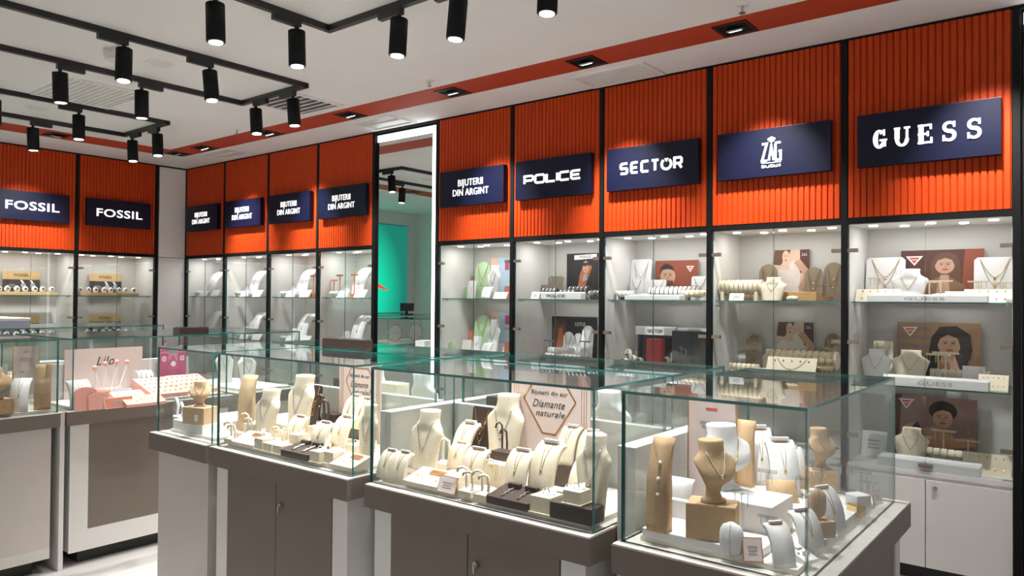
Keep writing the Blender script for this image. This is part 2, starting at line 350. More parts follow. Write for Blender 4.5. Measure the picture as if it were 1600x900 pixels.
HEADS = [(1, 4.25, -2.66, 'y', -1, (.10, -.05)), (1, 4.25, -2.12, 'y', -1, (.14, .02)), (1, 4.10, -1.38, 'x', -1, (.06, .05)), (1, 3.62, -1.38, 'x', 1, (.10, 0)), (1, 3.43, -2.70, 'y', 1, (-.03, .05)), (1, 3.43, -2.17, 'y', 1, (-.02, .03)),
                          (2, 2.28, -2.72, 'y', -1, (.05, 0)), (2, 2.28, -2.13, 'y', -1, (.02, 0)), (2, 2.10, -1.40, 'x', -1, (.08, 0)), (2, 1.62, -1.40, 'x', 1, (.10, 0)), (2, 1.46, -2.18, 'y', 1, (-.02, .05)),
                          (3, 5.32, -2.22, 'y', -1, (.05, 0)), (3, 5.32, -2.70, 'y', -1, (.06, 0)), (3, 5.90, -2.0, 'x', -1, (0, -.06)), (3, 6.32, -2.0, 'x', -1, (-.05, -.06)), (3, 6.86, -2.0, 'x', -1, (0, -.05)), (3, 7.55, -2.0, 'x', -1, (0, -.05)),  # last head of this row is out of view, added for ambient light
                          (3, 6.1, -2.86, 'x', 1, (0, .05)), (3, 7.0, -2.86, 'x', 1, (0, .05)), (3, 7.85, -2.86, 'x', 1, (0, .08))]  # these heads are out of view, added to raise the general light
for k, x, y, al, sg, tl in HEADS:
    rl = RAIL[x if al == 'y' else y]
    same = sorted(q for q in HEADS if q[0] == k and q[3] == al and (q[1] == x if al == 'y' else q[2] == y)) if al == 'x' else sorted((q for q in HEADS if q[0] == k and q[3] == al and q[1] == x), key=lambda q: -q[2])
    n_ = [(q[1], q[2]) for q in same].index((x, y)); place = '' if len(same) == 1 else ', '+('first', 'second', 'third', 'added fourth')[n_]+(' from the watch cabinets' if al == 'x' else ' from the two-line signs')
    head(x, y, al, sg, tl, label='black spotlight '+{1: 'over pink case ', 2: 'by bold signs ', 3: 'over front counter '}[k]+rl.replace('the ', '')+place, group={1: 'spotlights over the pink case', 2: 'spotlights by the bold signs', 3: 'spotlights over the front counter'}[k], power=(95 if k == 3 else 80))
def ceil_grille(label, x0, x1, y0, y1, n, mt='white_paint', slots='cabinet_white'):
    t = thing('ceiling_grille', label, 'air grille', ((x0+x1)/2, (y0+y1)/2, ZC)); cx, cy = (x0+x1)/2, (y0+y1)/2; W, D = (x1-x0)/2, (y1-y0)/2
    b = MB(); e = .03
    for a, c, d, f in ((-W, W, -D, -D+e), (-W, W, D-e, D), (-W, -W+e, -D+e, D-e), (W-e, W, -D+e, D-e)): b.box(a, c, d, f, -.012, 0)
    b.build('frame', mt, t); box('backing', slots, t, -W+e, W-e, -D+e, D-e, -.003, 0)
    for i in range(n):
        y = -D+e+(i+.5)*(2*D-2*e)/n; box('slat', mt, t, -W+e, W-e, y-.006, y+.006, -.010, -.003)
ceil_grille('pale slatted air grille in the ceiling above the two-line sign', 5.86, 6.44, -.36, -.04, 9)
ceil_grille('square ceiling vent with dark slots beside the track corner', 3.45, 3.99, -1.36, -.82, 7, slots='ink')
ceil_grille('large square white air diffuser seen between the two tracks', 2.33, 3.05, -2.50, -1.92, 12)
ceil_grille('flat white access hatch in the ceiling above the mirror', 3.50, 4.05, -.40, -.06, 1)
ceil_grille('flat white access hatch in the ceiling over the far two-line signs', 1.05, 1.60, -.43, -.10, 1)
for x, y, sl in ((5.017, -.885, 'near the two-line sign by the mirror'), (7.303, -.874, 'near the crowned logo sign'), (2.484, -.848, 'near the far two-line signs')):
    t = thing('sprinkler', 'small metal ceiling sprinkler '+sl, 'sprinkler', (x, y, ZC))
    MB().cyl((0, 0, 0), (0, 0, -.008), .035, .03, 16).build('escutcheon', 'white_paint', t); MB().cyl((0, 0, -.008), (0, 0, -.04), .009, .007, 8).build('nozzle', 'steel', t); MB().cyl((0, 0, -.04), (0, 0, -.043), .018, .018, 10).build('deflector', 'bronze_clip', t)
t = thing('smoke_detector', 'round white smoke detector on a wall-type bracket under the ceiling', 'smoke detector', (3.89, -2.56, ZC))
MB().cyl((0, 0, 0), (0, 0, -.03), .05, .05, 20).build('base', 'white_paint', t); MB().cyl((0, 0, -.03), (0, 0, -.065), .062, .05, 20).build('sensor', 'cabinet_white', t); MB().box(.03, .14, -.03, .03, -.035, 0).build('bracket', 'white_paint', t)
for x, y, sl in ((3.857, -2.252, 'inside the track over the pink case'), (1.857, -2.276, 'inside the track by the bold signs')):
    t = thing('ceiling_speaker', 'flat round white ceiling speaker '+sl, 'speaker', (x, y, ZC))
    MB().cyl((0, 0, 0), (0, 0, -.008), .09, .085, 28).build('rim', 'white_paint', t); MB().cyl((0, 0, -.006), (0, 0, -.010), .066, .066, 24).build('grille', 'cabinet_white', t)

# ------------------------------------------------------------------ wall cabinets
S1, S2, S3, ZBEAM = 1.548, 1.072, .61, 2.003
def glass_panel(name, parent, x0, x1, y0, y1, z0, z1):
    dx, dy, dz = x1-x0, y1-y0, z1-z0; m = min(dx, dy, dz)
    fm = [1 if dz > m else 0]*2+[1 if dy > m else 0]*2+[1 if dx > m else 0]*2
    return MB().box(x0, x1, y0, y1, z0, z1, faces_mi=fm).build(name, [GLASS, EDGE], parent)
_ribs = {}
def ribs(x0, x1, z0, z1):
    k = round(x1-x0, 3)
    if k not in _ribs:
        n = round(k/.035); p = k/n; prof = []
        for i in range(n):
            a = i*p; prof += [(a, -.006), (a+p*.14, -.015), (a+p*.82, -.015), (a+p*.96, -.006)]
        prof += [(k, -.006), (k, .01), (0, .01)]
        _ribs[k] = MB().prism(prof, 0, z1-z0, 'z').mesh('ribbed_panel', 'orange_panel')
    return _ribs[k]
HINGE = MB().box(-.036, .036, -.014, .014, -.011, .011).mesh('hinge', 'bronze_clip')
PUCK = MB().cyl((0, 0, 0), (0, 0, -.006), .026, .024, 16).mesh('puck_light', 'puck_glow')
DEP = .455
def bay(label, width, origin, rz, lower=True, post_r=False, wlight=1.6):
    """local: x along the wall 0..width, y into the wall, front at y=0"""
    t = thing('wall_cabinet', label, 'display cabinet', origin, rz); W = width; e = .017
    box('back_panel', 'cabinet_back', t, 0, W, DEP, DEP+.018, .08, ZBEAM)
    box('side_panel', 'cabinet_white', t, .008, .022, .02, DEP, S3, ZBEAM)
    box('side_panel', 'cabinet_white', t, W-.022, W-.008, .02, DEP, S3, ZBEAM)
    box('soffit', 'cabinet_white', t, 0, W, .02, DEP, ZBEAM, ZBEAM+.02)
    box('frame_beam', 'black_satin', t, 0, W, -.012, .03, ZBEAM, ZBEAM+.034)
    box('frame_post', 'black_satin', t, -e, e, -.014, .03, .0, ZC-.016)
    if post_r: box('frame_post', 'black_satin', t, W-e, W+e, -.014, .03, .0, ZC-.016)
    obj('ribbed_panel', ribs(e+.004, W-e-.004, ZBEAM+.036, ZC-.016), t, (e+.004, 0, ZBEAM+.036))
    for z in (S1, S2): glass_panel('shelf', t, .03, W-.03, .03, DEP-.005, z-.008, z)
    for x in (.05, W-.05):
        for z in (S1, S2): box('shelf_pin', 'steel', t, x-.006, x+.006, .06, .075, z-.020, z-.008)
    glass_panel('glass_door', t, e+.003, W/2-.0015, .002, .008, S3+.012, ZBEAM-.003)
    glass_panel('glass_door', t, W/2+.0015, W-e-.003, .002, .008, S3+.012, ZBEAM-.003)
    for z in (1.848, 1.309, .768):
        obj('hinge', HINGE, t, (e+.02, .004, z)); obj('hinge', HINGE, t, (W-e-.02, .004, z))
    box('door_lock', 'bronze_clip', t, W/2-.035, W/2+.035, -.012, .016, S3+.022, S3+.042, .004)
    box('ledge', 'cabinet_white', t, e, W-e, -.002, DEP, S3-.025, S3)
    b = box('plinth', 'kick_black', t, 0, W, .05, .08, 0, .08)
    for a, c in ((e+.002, W/2-.002), (W/2+.002, W-e-.002)):
        d = box('cabinet_door', 'cabinet_white', t, a, c, 0, .018, .082, S3-.045, .002)
        if a > W/3: MB().cyl((a+.045, -.012, S3-.085), (a+.045, 0, S3-.085), .011, .012, 14).build('lock', 'steel', d)
    box('cabinet_rail', 'cabinet_white', t, e, W-e, .004, .02, S3-.045, S3-.025)
    for i in range(5):
        obj('puck_light', PUCK, t, (W*(.14+.18*i), .17+.09*(i % 2), ZBEAM))
    m = Matrix.Translation(origin) @ Matrix.Rotation(rz, 4, 'Z')
    lamp('AREA', 'cabinet_light', m @ Vector((W/2, .16, ZBEAM-.012)), wlight, color=(1, .975, .94), target=m @ Vector((W/2, .22, 0)), shape='RECTANGLE', size=W*.7, size_y=.14)
    return t
NX = [4.256, 5.084, 5.916, 6.745, 7.586, 8.432]
FX = [.015, .872, 1.738, 2.592, 3.432]
NLAB = ['wall cabinet under the two-line sign next to the lit mirror', 'wall cabinet under the wide rounded six-letter sign', 'wall cabinet under the sign whose letter O is notched', 'wall cabinet under the crowned tall-letter logo sign', 'wall cabinet under the spaced serif-letter sign']
FLAB = ['wall cabinet under the two-line sign next to the white corner pilaster', 'wall cabinet under the two-line sign, second from the white corner pilaster', 'wall cabinet under the two-line sign, third from the white corner pilaster', 'wall cabinet under the two-line sign, sharing a post with the tall mirror']
for i in range(5): bay(NLAB[i], NX[i+1]-NX[i], (NX[i], 0, 0), 0, post_r=(i == 4))
for i in range(4): bay(FLAB[i], FX[i+1]-FX[i], (FX[i], 0, 0), 0, post_r=(i == 3))
BL = ['wall cabinet under the bold six-letter sign next to the corner pilaster', 'wall cabinet under the bold six-letter sign away from the corner pilaster']
bay(BL[0], .872, (0, -1.240, 0), PI/2, post_r=True, wlight=1.6); bay(BL[1], .872, (0, -2.112, 0), PI/2, wlight=1.6)

# signs
def wall_sign(label, loc, rz=0.):
    t = thing('wall_sign', label, 'sign', loc, rz); box('sign_box', 'navy_panel', t, -.35, .35, -.022, .022, -.15, .15, .002)
    for x in (-.25, .25): box('spacer', 'black_satin', t, x-.01, x+.01, .022, .030, -.05, .05)
    return t
ZS = 2.47; YS = -.046
def cx(a, i): return (a[i]+a[i+1])/2
s = wall_sign('navy sign with spaced white serif letters on orange ribs', (cx(NX, 4)+.012, YS, ZS)); serif_guess(.53, .105, 'letter_white', s, (0, -.022, 0))
s = wall_sign('navy sign with a crowned tall white logo on orange ribs', (cx(NX, 3)+.01, YS, ZS))
stroke_text('ZAG', .128, .118, .0125, 'letter_white', s, (0, -.022, .0), gap=.30); stroke_text('BIJOUX', .118, .018, .004, 'letter_white', s, (0, -.022, -.088), gap=.6, name='small_lettering'); box('logo_rule', 'letter_white', s, -.06, .06, -.028, -.022, -.069, -.065)
b = MB()
for dx, dz, r in ((0, .083, .012), (-.017, .079, .008), (.017, .079, .008)): b.ell((dx, -.024, dz), r, .003, r, 10, 6)
b.box(-.014, .014, -.027, -.022, .062, .069).build('crown', 'letter_white', s)
s = wall_sign('navy sign with rounded white letters and a notched O', (cx(NX, 2)+.012, YS, ZS)); stroke_text('SECTOR', .48, .086, .0165, 'letter_white', s, (0, -.022, 0), gap=.62, notch=True, wide=1.0)
s = wall_sign('navy sign with wide rounded white letters on orange ribs', (cx(NX, 1)+.01, YS, ZS)); stroke_text('POLICE', .53, .075, .0165, 'letter_white', s, (0, -.022, 0), gap=.4, wide=1.5)
for i, (a, k, lb) in enumerate([(NX, 0, 'navy sign with two white text lines next to the lit mirror frame'), (FX, 0, 'navy two-line sign next to the white corner pilaster'), (FX, 1, 'navy two-line sign, second from the white corner pilaster'), (FX, 2, 'navy two-line sign, third from the white corner pilaster'), (FX, 3, 'navy two-line sign on the panel sharing a post with the mirror')]):
    s = wall_sign(lb, (cx(a, k)+.02, YS, ZS)); text('BIJUTERII\nDIN ARGINT', .39, .135, 'letter_white', s, (0, -.024, 0), bold=.0)
for y, lb in ((-.815, 'navy sign with bold white letters next to the corner pilaster'), (-1.69, 'navy sign with bold white letters away from the corner pilaster')):
    s = wall_sign(lb, (.046, y, ZS), PI/2); text('FOSSIL', .50, .088, 'letter_white', s, (0, -.024, 0), bold=.012)

# mirrors with lit frames
def mirror(label, x0, x1, cat='mirror'):
    t = thing('tall_mirror', label, cat, ((x0+x1)/2, 0, 0)); W = (x1-x0)/2
    box('mirror_glass', 'mirror_silver', t, -W+.012, W-.06, .012, .018, .05, 3.0)
    box('mirror_backing', 'black_satin', t, -W, W, .018, .04, 0, 3.085)
    box('light_strip', 'led_strip', t, W-.06, W-.012, .006, .018, .0, 3.06); box('light_strip', 'led_strip', t, -W+.012, W-.06, .006, .018, 3.0, 3.06)
    box('side_trim', 'black_satin', t, W-.012, W, -.004, .018, 0, 3.085)
    return t
mirror('tall wall mirror with a glowing white frame between the cabinet rows', FX[4]+.017, NX[0]-.017)
mirror('second tall mirror with a glowing white frame beyond the serif-sign cabinet', NX[5]+.020, NX[5]+.82)

# ------------------------------------------------------------------ alcove seen only in reflections: screen, cash desk
t = thing('led_screen', 'large green video screen with a striped tree and white slogan', 'screen', (-1.32, -3.68, 2.07), PI/2)
ms = bpy.data.materials.new('screen_green'); ms.use_nodes = True; nt = ms.node_tree; bs = nt.nodes['Principled BSDF']; MATS['screen_green'] = ms
tc = nt.nodes.new('ShaderNodeTexCoord'); vm = nt.nodes.new('ShaderNodeVectorMath'); vm.operation = 'LENGTH'; mpn = nt.nodes.new('ShaderNodeMapping'); mpn.inputs['Scale'].default_value = (.75, 0, .6); mpn.inputs['Location'].default_value = (0, 0, .22)
rp = nt.nodes.new('ShaderNodeValToRGB'); rp.color_ramp.elements[0].color = (.0, .62, .34, 1); rp.color_ramp.elements[1].color = (.004, .10, .075, 1); rp.color_ramp.elements[1].position = .85
nt.links.new(tc.outputs['Object'], mpn.inputs['Vector']); nt.links.new(mpn.outputs[0], vm.inputs[0]); nt.links.new(vm.outputs['Value'], rp.inputs['Fac']); nt.links.new(rp.outputs[0], bs.inputs['Emission Color']); bs.inputs['Emission Strength'].default_value = 1.5; bs.inputs['Base Color'].default_value = (.01, .01, .01, 1)
box('screen_face', 'screen_green', t, -1.23, 1.23, -.02, .0, -.79, .79); box('screen_body', 'black_satin', t, -1.24, 1.24, 0, .045, -.8, .8)
mat('screen_white', (.7, .8, .9), .4, emit=(.75, .9, 1), es=1.6); mat('screen_red', (.7, .05, .03), .4, emit=(.9, .06, .03), es=.8)
text('B  B SHOP', .80, .12, 'screen_white', t, (.08, -.022, -.55), bold=.02); text('un      mic, o BUJCURII', 1.2, .10, 'screen_white', t, (.08, -.022, -.69), bold=.015)
b = MB()
for i in range(6): w_ = .05+.032*i; ribbon(b, [(-w_, .38-.05*i), (0, .375-.05*i), (w_, .40-.05*i)], .018, -.021, .003)
b.build('tree_stripes', 'screen_white', t, loc=(.1, 0, 0))
b = MB(); ribbon(b, [(-.75, -.38), (-.5, -.30), (-.2, -.36), (.1, -.28)], [.02, .08, .10, .03], -.021, .003); b.build('ribbon_picture', 'screen_red', t)

def glass_case(label, x0, x1, y0, y1, z0=ZB, z1=ZG, sides='fblr', group=None):
    t = thing('glass_case', label, 'glass case', ((x0+x1)/2, (y0+y1)/2, z0), 0, group); W, D, H = (x1-x0)/2, (y1-y0)/2, z1-z0; g = .008
    glass_panel('glass_top', t, -W, W, -D, D, H-g, H)
    if 'f' in sides: glass_panel('glass_pane', t, -W, W, -D, -D+g, 0, H-g)
    if 'b' in sides: glass_panel('glass_pane', t, -W, W, D-g, D, 0, H-g)
    if 'l' in sides: glass_panel('glass_pane', t, -W, -W+g, -D+g, D-g, 0, H-g)
    if 'r' in sides: glass_panel('glass_pane', t, W-g, W, -D+g, D-g, 0, H-g)
    return t
def counter(label, x0, x1, y0, y1, style):
    t = thing('display_counter', label, 'counter', ((x0+x1)/2, (y0+y1)/2, 0)); W, D = (x1-x0)/2, (y1-y0)/2
    b = MB().box(-W, W, -D, D, .810, .886); b.build('fascia', 'taupe', t)
    box('top_rim', 'rim_pale', t, -W+.002, W-.002, -D+.002, D-.002, .886, ZB)
    i = .028; body = 'cabinet_white' if style in ('doors', 'doors_b', 'framed') else ('pale_panel' if style == 'pale' else 'taupe')
    box('carcass', body, t, -W+i+.006, W-i-.006, -D+i+.006, D-i-.006, .08, .810)
    box('plinth', 'kick_black', t, -W+.09, W-.09, -D+.10, D-.10, 0, .08)
    if style == 'doors':
        for sx in (-1, 1): box('stile', 'cabinet_white', t, sx*(W-i-.042)-.042, sx*(W-i-.042)+.042, -D+i-.002, -D+i+.006, .08, .808)
        for sx in (-1, 1):
            d = box('cabinet_door', 'taupe', t, min(sx*.002, sx*(W-i-.088)), max(sx*.002, sx*(W-i-.088)), -D+i-.004, -D+i+.006, .085, .806, .001)
            if sx > 0:
                MB().cyl((.04, -D+i-.016, .715), (.04, -D+i-.004, .715), .010, .011, 12).build('lock', 'steel', d); MB().box(.036, .044, -D+i-.022, -D+i-.016, .69, .716).build('key', 'steel', d)
    if style == 'framed':      # long face looks towards +x
        X = W-i
        for a, c in ((-D+i, -D+i+.10), (D-i-.10, D-i)): box('stile', 'cabinet_white', t, X-.006, X+.002, a, c, .08, .808)
        box('bottom_rail', 'cabinet_white', t, X-.006, X+.002, -D+i+.10, D-i-.10, .08, .20); box('inset_panel', 'taupe', t, X-.006, X+.0005, -D+i+.10, D-i-.10, .20, .808)
    if style == 'pale': box('toe_rail', 'rim_pale', t, W-i-.008, W-i-.004, -D+i+.006, D-i-.006, .08, .14)
    if style == 'taupe':
        for a in (D-i-.07,): box('stile', 'pale_panel', t, W-i-.006, W-i+.001, a, a+.07, .08, .808)
    return t
YF, YR = -2.92, -1.925
counter('end counter with a pale front panel under the figurine case', 5.155, 5.675, YF, YR, 'pale')
counter('counter with two taupe doors next to the pale-fronted end counter', 5.700, 6.640, YF, YR, 'doors')
counter('counter with two taupe doors between two white dividers', 6.735, 7.675, YF, YR, 'doors')
counter('end counter with a taupe side below the pearl case', 7.745, 8.290, YF, YR, 'taupe')
C0, C1, C2, C3 = (5.19, 5.64), (5.735, 6.605), (6.77, 7.64), (7.78, 8.255)
yf, ym, yr = -2.885, -2.42, -1.96
glass_case('glass case with white figurines and a tan bust', C0[0]-.03, C0[1]+.02, yf, yr)
glass_case('front glass case with hexagon card beside the figurine case', C1[0]-.03, C1[1]+.02, yf, ym-.022)
glass_case('front glass case with hexagon card between the white dividers', C2[0]-.046, C2[1]+.025, yf, ym-.022)
glass_case('rear glass case back to back with the case by the figurines', C1[0]-.03, C1[1]+.02, ym+.022, yr)
glass_case('rear glass case back to back with the case between the dividers', C2[0]-.046, C2[1]+.025, ym+.022, yr)
glass_case('end glass case of pearl jewellery with white and tan busts', C3[0]-.025, C3[1]-.005, yf, yr)
for x0, x1, lb in ((5.705, 6.625, 'low white partition behind the hexagon card by the figurine case'), (6.705, 7.665, 'low white partition behind the hexagon card between the dividers')):
    tag(box('partition', 'cabinet_white', None, x0, x1, ym-.020, ym+.020, ZD, ZP, .001), lb, 'partition')
for x, lb in ((6.6875, 'white upright divider between the two hexagon-card cases'), (7.710, 'white upright divider between the hexagon-card case and the pearl case')):
    t = thing('divider_panel', lb, 'divider', (x, ym, 0)); d = .029
    box('board', 'cabinet_white', t, -d, -.001, -.36, .36, .0, ZP, .001); box('board', 'cabinet_white', t, .001, d, -.36, .36, .0, ZP, .001)
# island with the pink case (long side along y, faces +x)
XB0, XB1 = 3.26, 4.20
counter('end counter with a pale front beside the pink jewellery counter', XB0, XB1, -3.47, -2.953, 'pale')
counter('counter with a white-framed taupe panel under the pink jewellery', XB0, XB1, -2.92, -1.885, 'framed')
counter('end counter behind the pink jewellery counter, under a dark tray', XB0, XB1, -1.835, -1.32, 'pale')
glass_case('glass case with a copper-edged card beside the pink jewellery case', XB0+.03, XB1-.03, -3.44, -2.955)
glass_case('glass case full of pink children jewellery', XB0+.03, XB1-.03, -2.885, -1.92)
glass_case('end glass case beyond the pink jewellery, under a dark tray', XB0+.03, XB1-.03, -1.80, -1.345)
tag(box('partition', 'cabinet_white', None, 3.70, 3.74, -2.84, -1.96, ZD, ZP, .001), 'low white partition behind the castle and pink trays', 'partition')
tag(box('divider_panel', 'cabinet_white', None, XB0+.02, XB1-.015, -2.950, -2.925, 0, ZB, .001), 'narrow white upright between the pink counter and its pale neighbour', 'divider')
# third island
XC0, XC1 = 1.50, 2.46
counter('counter standing along the bold-lettered wall cabinets', XC0, XC1, -3.00, -1.45, 'framed'); glass_case('long glass case nearest the bold-lettered wall cabinets', XC0+.03, XC1-.03, -2.97, -1.48)
# cash desk counter in the alcove (reflected in the mirror)
counter('cash desk counter in front of the green screen', .10, .90, -3.9, -2.45, 'framed'); glass_case('glass case on the cash desk with teardrop boards', .13, .87, -3.87, -2.48)

# ------------------------------------------------------------------ display pieces
def Z0(w_, h_): return max(w_, .004), max(h_, .004)
def chain(t, w, z0, z1, y0, y1, metal='gold', pend=True, n=12, r=.0012, name='chain'):
    P = []
    for i in range(n+1):
        u = i/n*2-1; P.append((u*w, y1+(y0-y1)*(u*u), z0+(z1-z0)*(u*u)))
    o = MB().tube(P, r, 5).build(name, metal, t, True)
    if pend: MB().ell((0, y1-.003, z0-.006), .004, .003, .006, 8, 6).build('pendant', metal, t, True)
    return o
def ring_at(p, r, nrm, n=20):
    a = nrm.orthogonal().normalized(); b = nrm.cross(a)
    return [p+(a*math.cos(2*PI*i/n)+b*math.sin(2*PI*i/n))*r for i in range(n)]
def bust(t, w, h, m, style='tall', jewel='gold'):
    prof = {'tall': [(0, .35, .20, -.05), (.04, .36, .19, -.05), (.30, .40, .14, -.02), (.50, .45, .125, .0), (.62, .49, .12, .03), (.67, .50, .12, .05), (.72, .45, .15, .08), (.77, .35, .19, .11), (.82, .28, .21, .13), (.90, .255, .215, .15), (.975, .265, .22, .17), (1., .255, .21, .172)],
            'ped': [(0, .28, .22, .05), (.05, .28, .22, .05), (.065, .20, .15, .05), (.16, .16, .12, .07), (.26, .20, .10, .02), (.33, .30, .10, -.08), (.40, .38, .115, -.14), (.48, .43, .12, -.13), (.58, .475, .13, -.06), (.66, .50, .14, .02), (.72, .46, .165, .07), (.78, .34, .19, .11), (.85, .275, .215, .14), (.97, .285, .23, .17), (1., .27, .22, .172)]}[style]
    dm = w*.95; R = []
    for z, hw, hd, yo in prof:
        ring = []
        for k in range(32):
            a = 2*PI*k/32; c, s_ = math.cos(a), math.sin(a); e = .9
            ring.append((math.copysign(abs(c)**e, c)*hw*w, math.copysign(abs(s_)**e, s_)*hd*dm+yo*dm, z*h))
        R.append(ring)
    MB().loft(R).build('bust_form', m, t, True)
    if jewel:
        def front(x, z):                     # front surface of the form at local x, height z
            for (z0, w0, d0, y0), (z1, w1, d1, y1) in zip(prof, prof[1:]):
                if z0 <= z <= z1+1e-6:
                    f = (z-z0)/max(z1-z0, 1e-6); hw = (w0+(w1-w0)*f)*w; hd = (d0+(d1-d0)*f)*dm; yo = (y0+(y1-y0)*f)*dm; return yo-hd*math.sqrt(max(0, 1-min(abs(x)/hw, .97)**2))
            return 0
        P = []; low = .42 if style == 'tall' else .46
        for i in range(19):
            u = i/18*2-1; x = w*.235*u; z = low+(.83-low)*abs(u)**1.5; P.append((x, front(x, z)-.0025, z*h))
        MB().tube(P, max(.0012, h*.0065), 6).build('necklace', jewel, t, True)
        q = P[9]; MB().ell((0, q[1]-.003, q[2]-h*.03), h*.016, h*.012, h*.028, 8, 6).build('pendant', jewel, t, True)
def ramp(t, w, h, m, jewel='gold', d=None, card=True, th=None, dots=0):
    d = d or h*.62; th = th or h*.10; n = 12; A = []; B = []
    for i in range(n+1):
        a = math.radians(84)*i/n; A.append((-d/2+d*(1-math.cos(a))*.95, h*math.sin(a)/math.sin(math.radians(84))))
        k = 1-th/h; B.append((-d/2+th*1.1+(d-th*.6)*(1-math.cos(a))*.95, h*k*math.sin(a)/math.sin(math.radians(84))))
    MB().strip(A, B, -w/2, w/2).build('ramp_form', m, t, True)
    if card:
        q = A[-1]; box('clasp_card', 'paper_white' if m != 'leather_white' else 'leather_white', t, -w*.32, w*.32, q[0]-h*.10, q[0]-h*.02, q[1]-h*.01, q[1]+h*.055)
        box('clasp_bar', 'copper', t, -w*.26, w*.26, q[0]-h*.125, q[0]-h*.10, q[1]-h*.03, q[1]-h*.005)
    if jewel:
        for sx in (-1, 1):
            P = [(sx*w*.16*(i-3)/9, A[i][0]-.0015, A[i][1]+.0005) for i in range(n, 3, -1)]
            MB().tube(P, .0009, 4).build('chain_strand', jewel, t, True)
        MB().ell((0, A[4][0]-.002, A[4][1]), w*.05, .003, w*.08, 8, 6).build('pendant', jewel, t, True)
    for k in range(dots):
        q = A[n-2-2*k]; MB().ell((0, q[0]-.004, q[1]), .006, .006, .006, 10, 8).build('pearl_stud', 'pearl', t, True)
def arch_slab(t, w, h, m, dots=3):
    th = .05*h+.01; A = []; B = []; n = 12; d = h*.30
    for i in range(n+1):
        z = h*i/n; u = max(0, (i/n-.45)/.55); A.append((-d/2+d*.55*u*u, z)); B.append((-d/2+d*.55*u*u+d*(.42-.30*u)+th*.3, z*(1-.0)))
    MB().strip(A, B, -w/2, w/2).build('slab_form', m, t, True)
    for k in range(dots): q = A[9-2*k]; MB().ell((w*.12, q[0]-.004, q[1]), w*.09, .006, w*.09, 10, 8).build('pearl_pendant', 'pearl', t, True)
def cube(t, w, h, m, tagc='tag_blue', ring='silver'):
    bh = h*.70; box('foot', m, t, -w*.56, w*.56, -w*.56, w*.56, 0, h*.07, .001); box('block', m, t, -w/2, w/2, -w/2, w/2, h*.07, bh, .0015)
    P = [(w*.17*math.cos(2*PI*i/16), -w*.05, bh+w*.13+w*.17*math.sin(2*PI*i/16)) for i in range(16)]
    MB().tube(P, w*.03, 5, closed=True).build('ring', ring, t, True)
    mt = Matrix.Translation((w*.14, w*.14, bh+w*.12)) @ Matrix.Rotation(.9, 4, 'X') @ Matrix.Rotation(.4, 4, 'Z'); MB().box(-w*.24, w*.24, -w*.17, w*.17, -.0008, .0008, mtx=mt).build('price_tag', tagc, t)
def tree(t, w, h, m, block=True):
    b0 = 0
    if block: b0 = h*.22; box('block', m, t, -w*.45, w*.45, -w*.35, w*.35, 0, b0, .001); mt = Matrix.Translation((0, -w*.1, b0+.004)) @ Matrix.Rotation(.35, 4, 'X'); MB().box(-w*.3, w*.3, -w*.2, w*.2, -.001, .001, mtx=mt).build('price_tag', 'tag_blue', t)
    for sx, k in ((-.18, 1.), (.22, .84)):
        H = b0+(h-b0)*k; P = [(sx*w, .05*w, b0), (sx*w*1.1, .07*w, b0+(H-b0)*.5), (sx*w*1.0, .02*w, H*.93), (sx*w-.14*w, -.10*w, H), (sx*w-.34*w, -.20*w, H*.95), (sx*w-.40*w, -.23*w, H*.88)]
        o = MB().tube(P, w*.075, 8).build('finger_post', m, t, True); MB().ell((sx*w-.40*w, -.25*w, H*.83), w*.05, w*.05, w*.06, 8, 6).build('earring', 'gold', t, True)
def tray(t, w, h, m, d=None, pieces=4, metal='gold', flap=True):
    d = d or w*.9; h0 = h*.30
    MB().prism([(-d/2, 0), (d/2, 0), (d/2, h), (-d/2, h0)], -w/2, w/2).build('tray_wedge', m, t)
    sl = (h-h0)/d; a = math.atan(sl)
    for k in range(pieces):
        x = (-.5+(k+.5)/pieces)*w*.8; y = -d*.08-(k % 2)*d*.12; MB().ell((x, y, h0+(y+d/2)*sl+.002), .0035, .0035, .002, 8, 4).build('stud', metal, t, True)
    if flap:
        mt = Matrix.Translation((w*.12, d*.22, h0+(d*.72)*sl+.002)) @ Matrix.Rotation(a, 4, 'X'); MB().box(-w*.2, w*.2, -d*.12, d*.12, -.001, .004, mtx=mt).build('tag_slot', 'copper' if m == 'linen_cream' else 'paper_white', t)
def cuff_tray(t, w, h, d):
    MB().prism([(-d/2, 0), (d/2, 0), (d/2, h), (-d/2, h*.55)], -w/2, w/2).build('tray_wedge', 'leather_brown', t)
    for x in (-w*.18, w*.20):
        P = [(x-.004+.008*(i % 2), -d*.38+d*.74*i/7, h*.57+(h*.45)*(.12+.74*i/7)+.003) for i in range(8)]; MB().tube(P, .003, 5).build('bracelet', 'silver', t, True)
    for x in (-w*.2, w*.22): box('clasp_bar', 'leather_brown', t, x-w*.14, x+w*.14, d*.25, d*.42, h*.88, h*1.25, .002)
    box('center_band', 'brown_pad', t, -w*.03, w*.03, -d*.45, d*.45, h*.56, h*.57+.0)
def block(t, w, h, m, d=None):
    d = d or w*.7; box('block_body', m, t, -w/2, w/2, -d/2, d/2, 0, h, min(.003, h*.1)); box('block_foot', m, t, -w/2+.004, w/2-.004, -d/2+.004, d/2-.004, -.0, .002)
def print_lines(t, w, z, h, n, m, mt=None, y=-.0012):
    mt = mt or Matrix()
    for i in range(n):
        l = w*(.5, .42, .46)[i % 3]; MB().box(-l/2, l/2, y-.0003, y, z-i*h*2, z-i*h*2+h, mtx=mt).build('print_line', m, t)
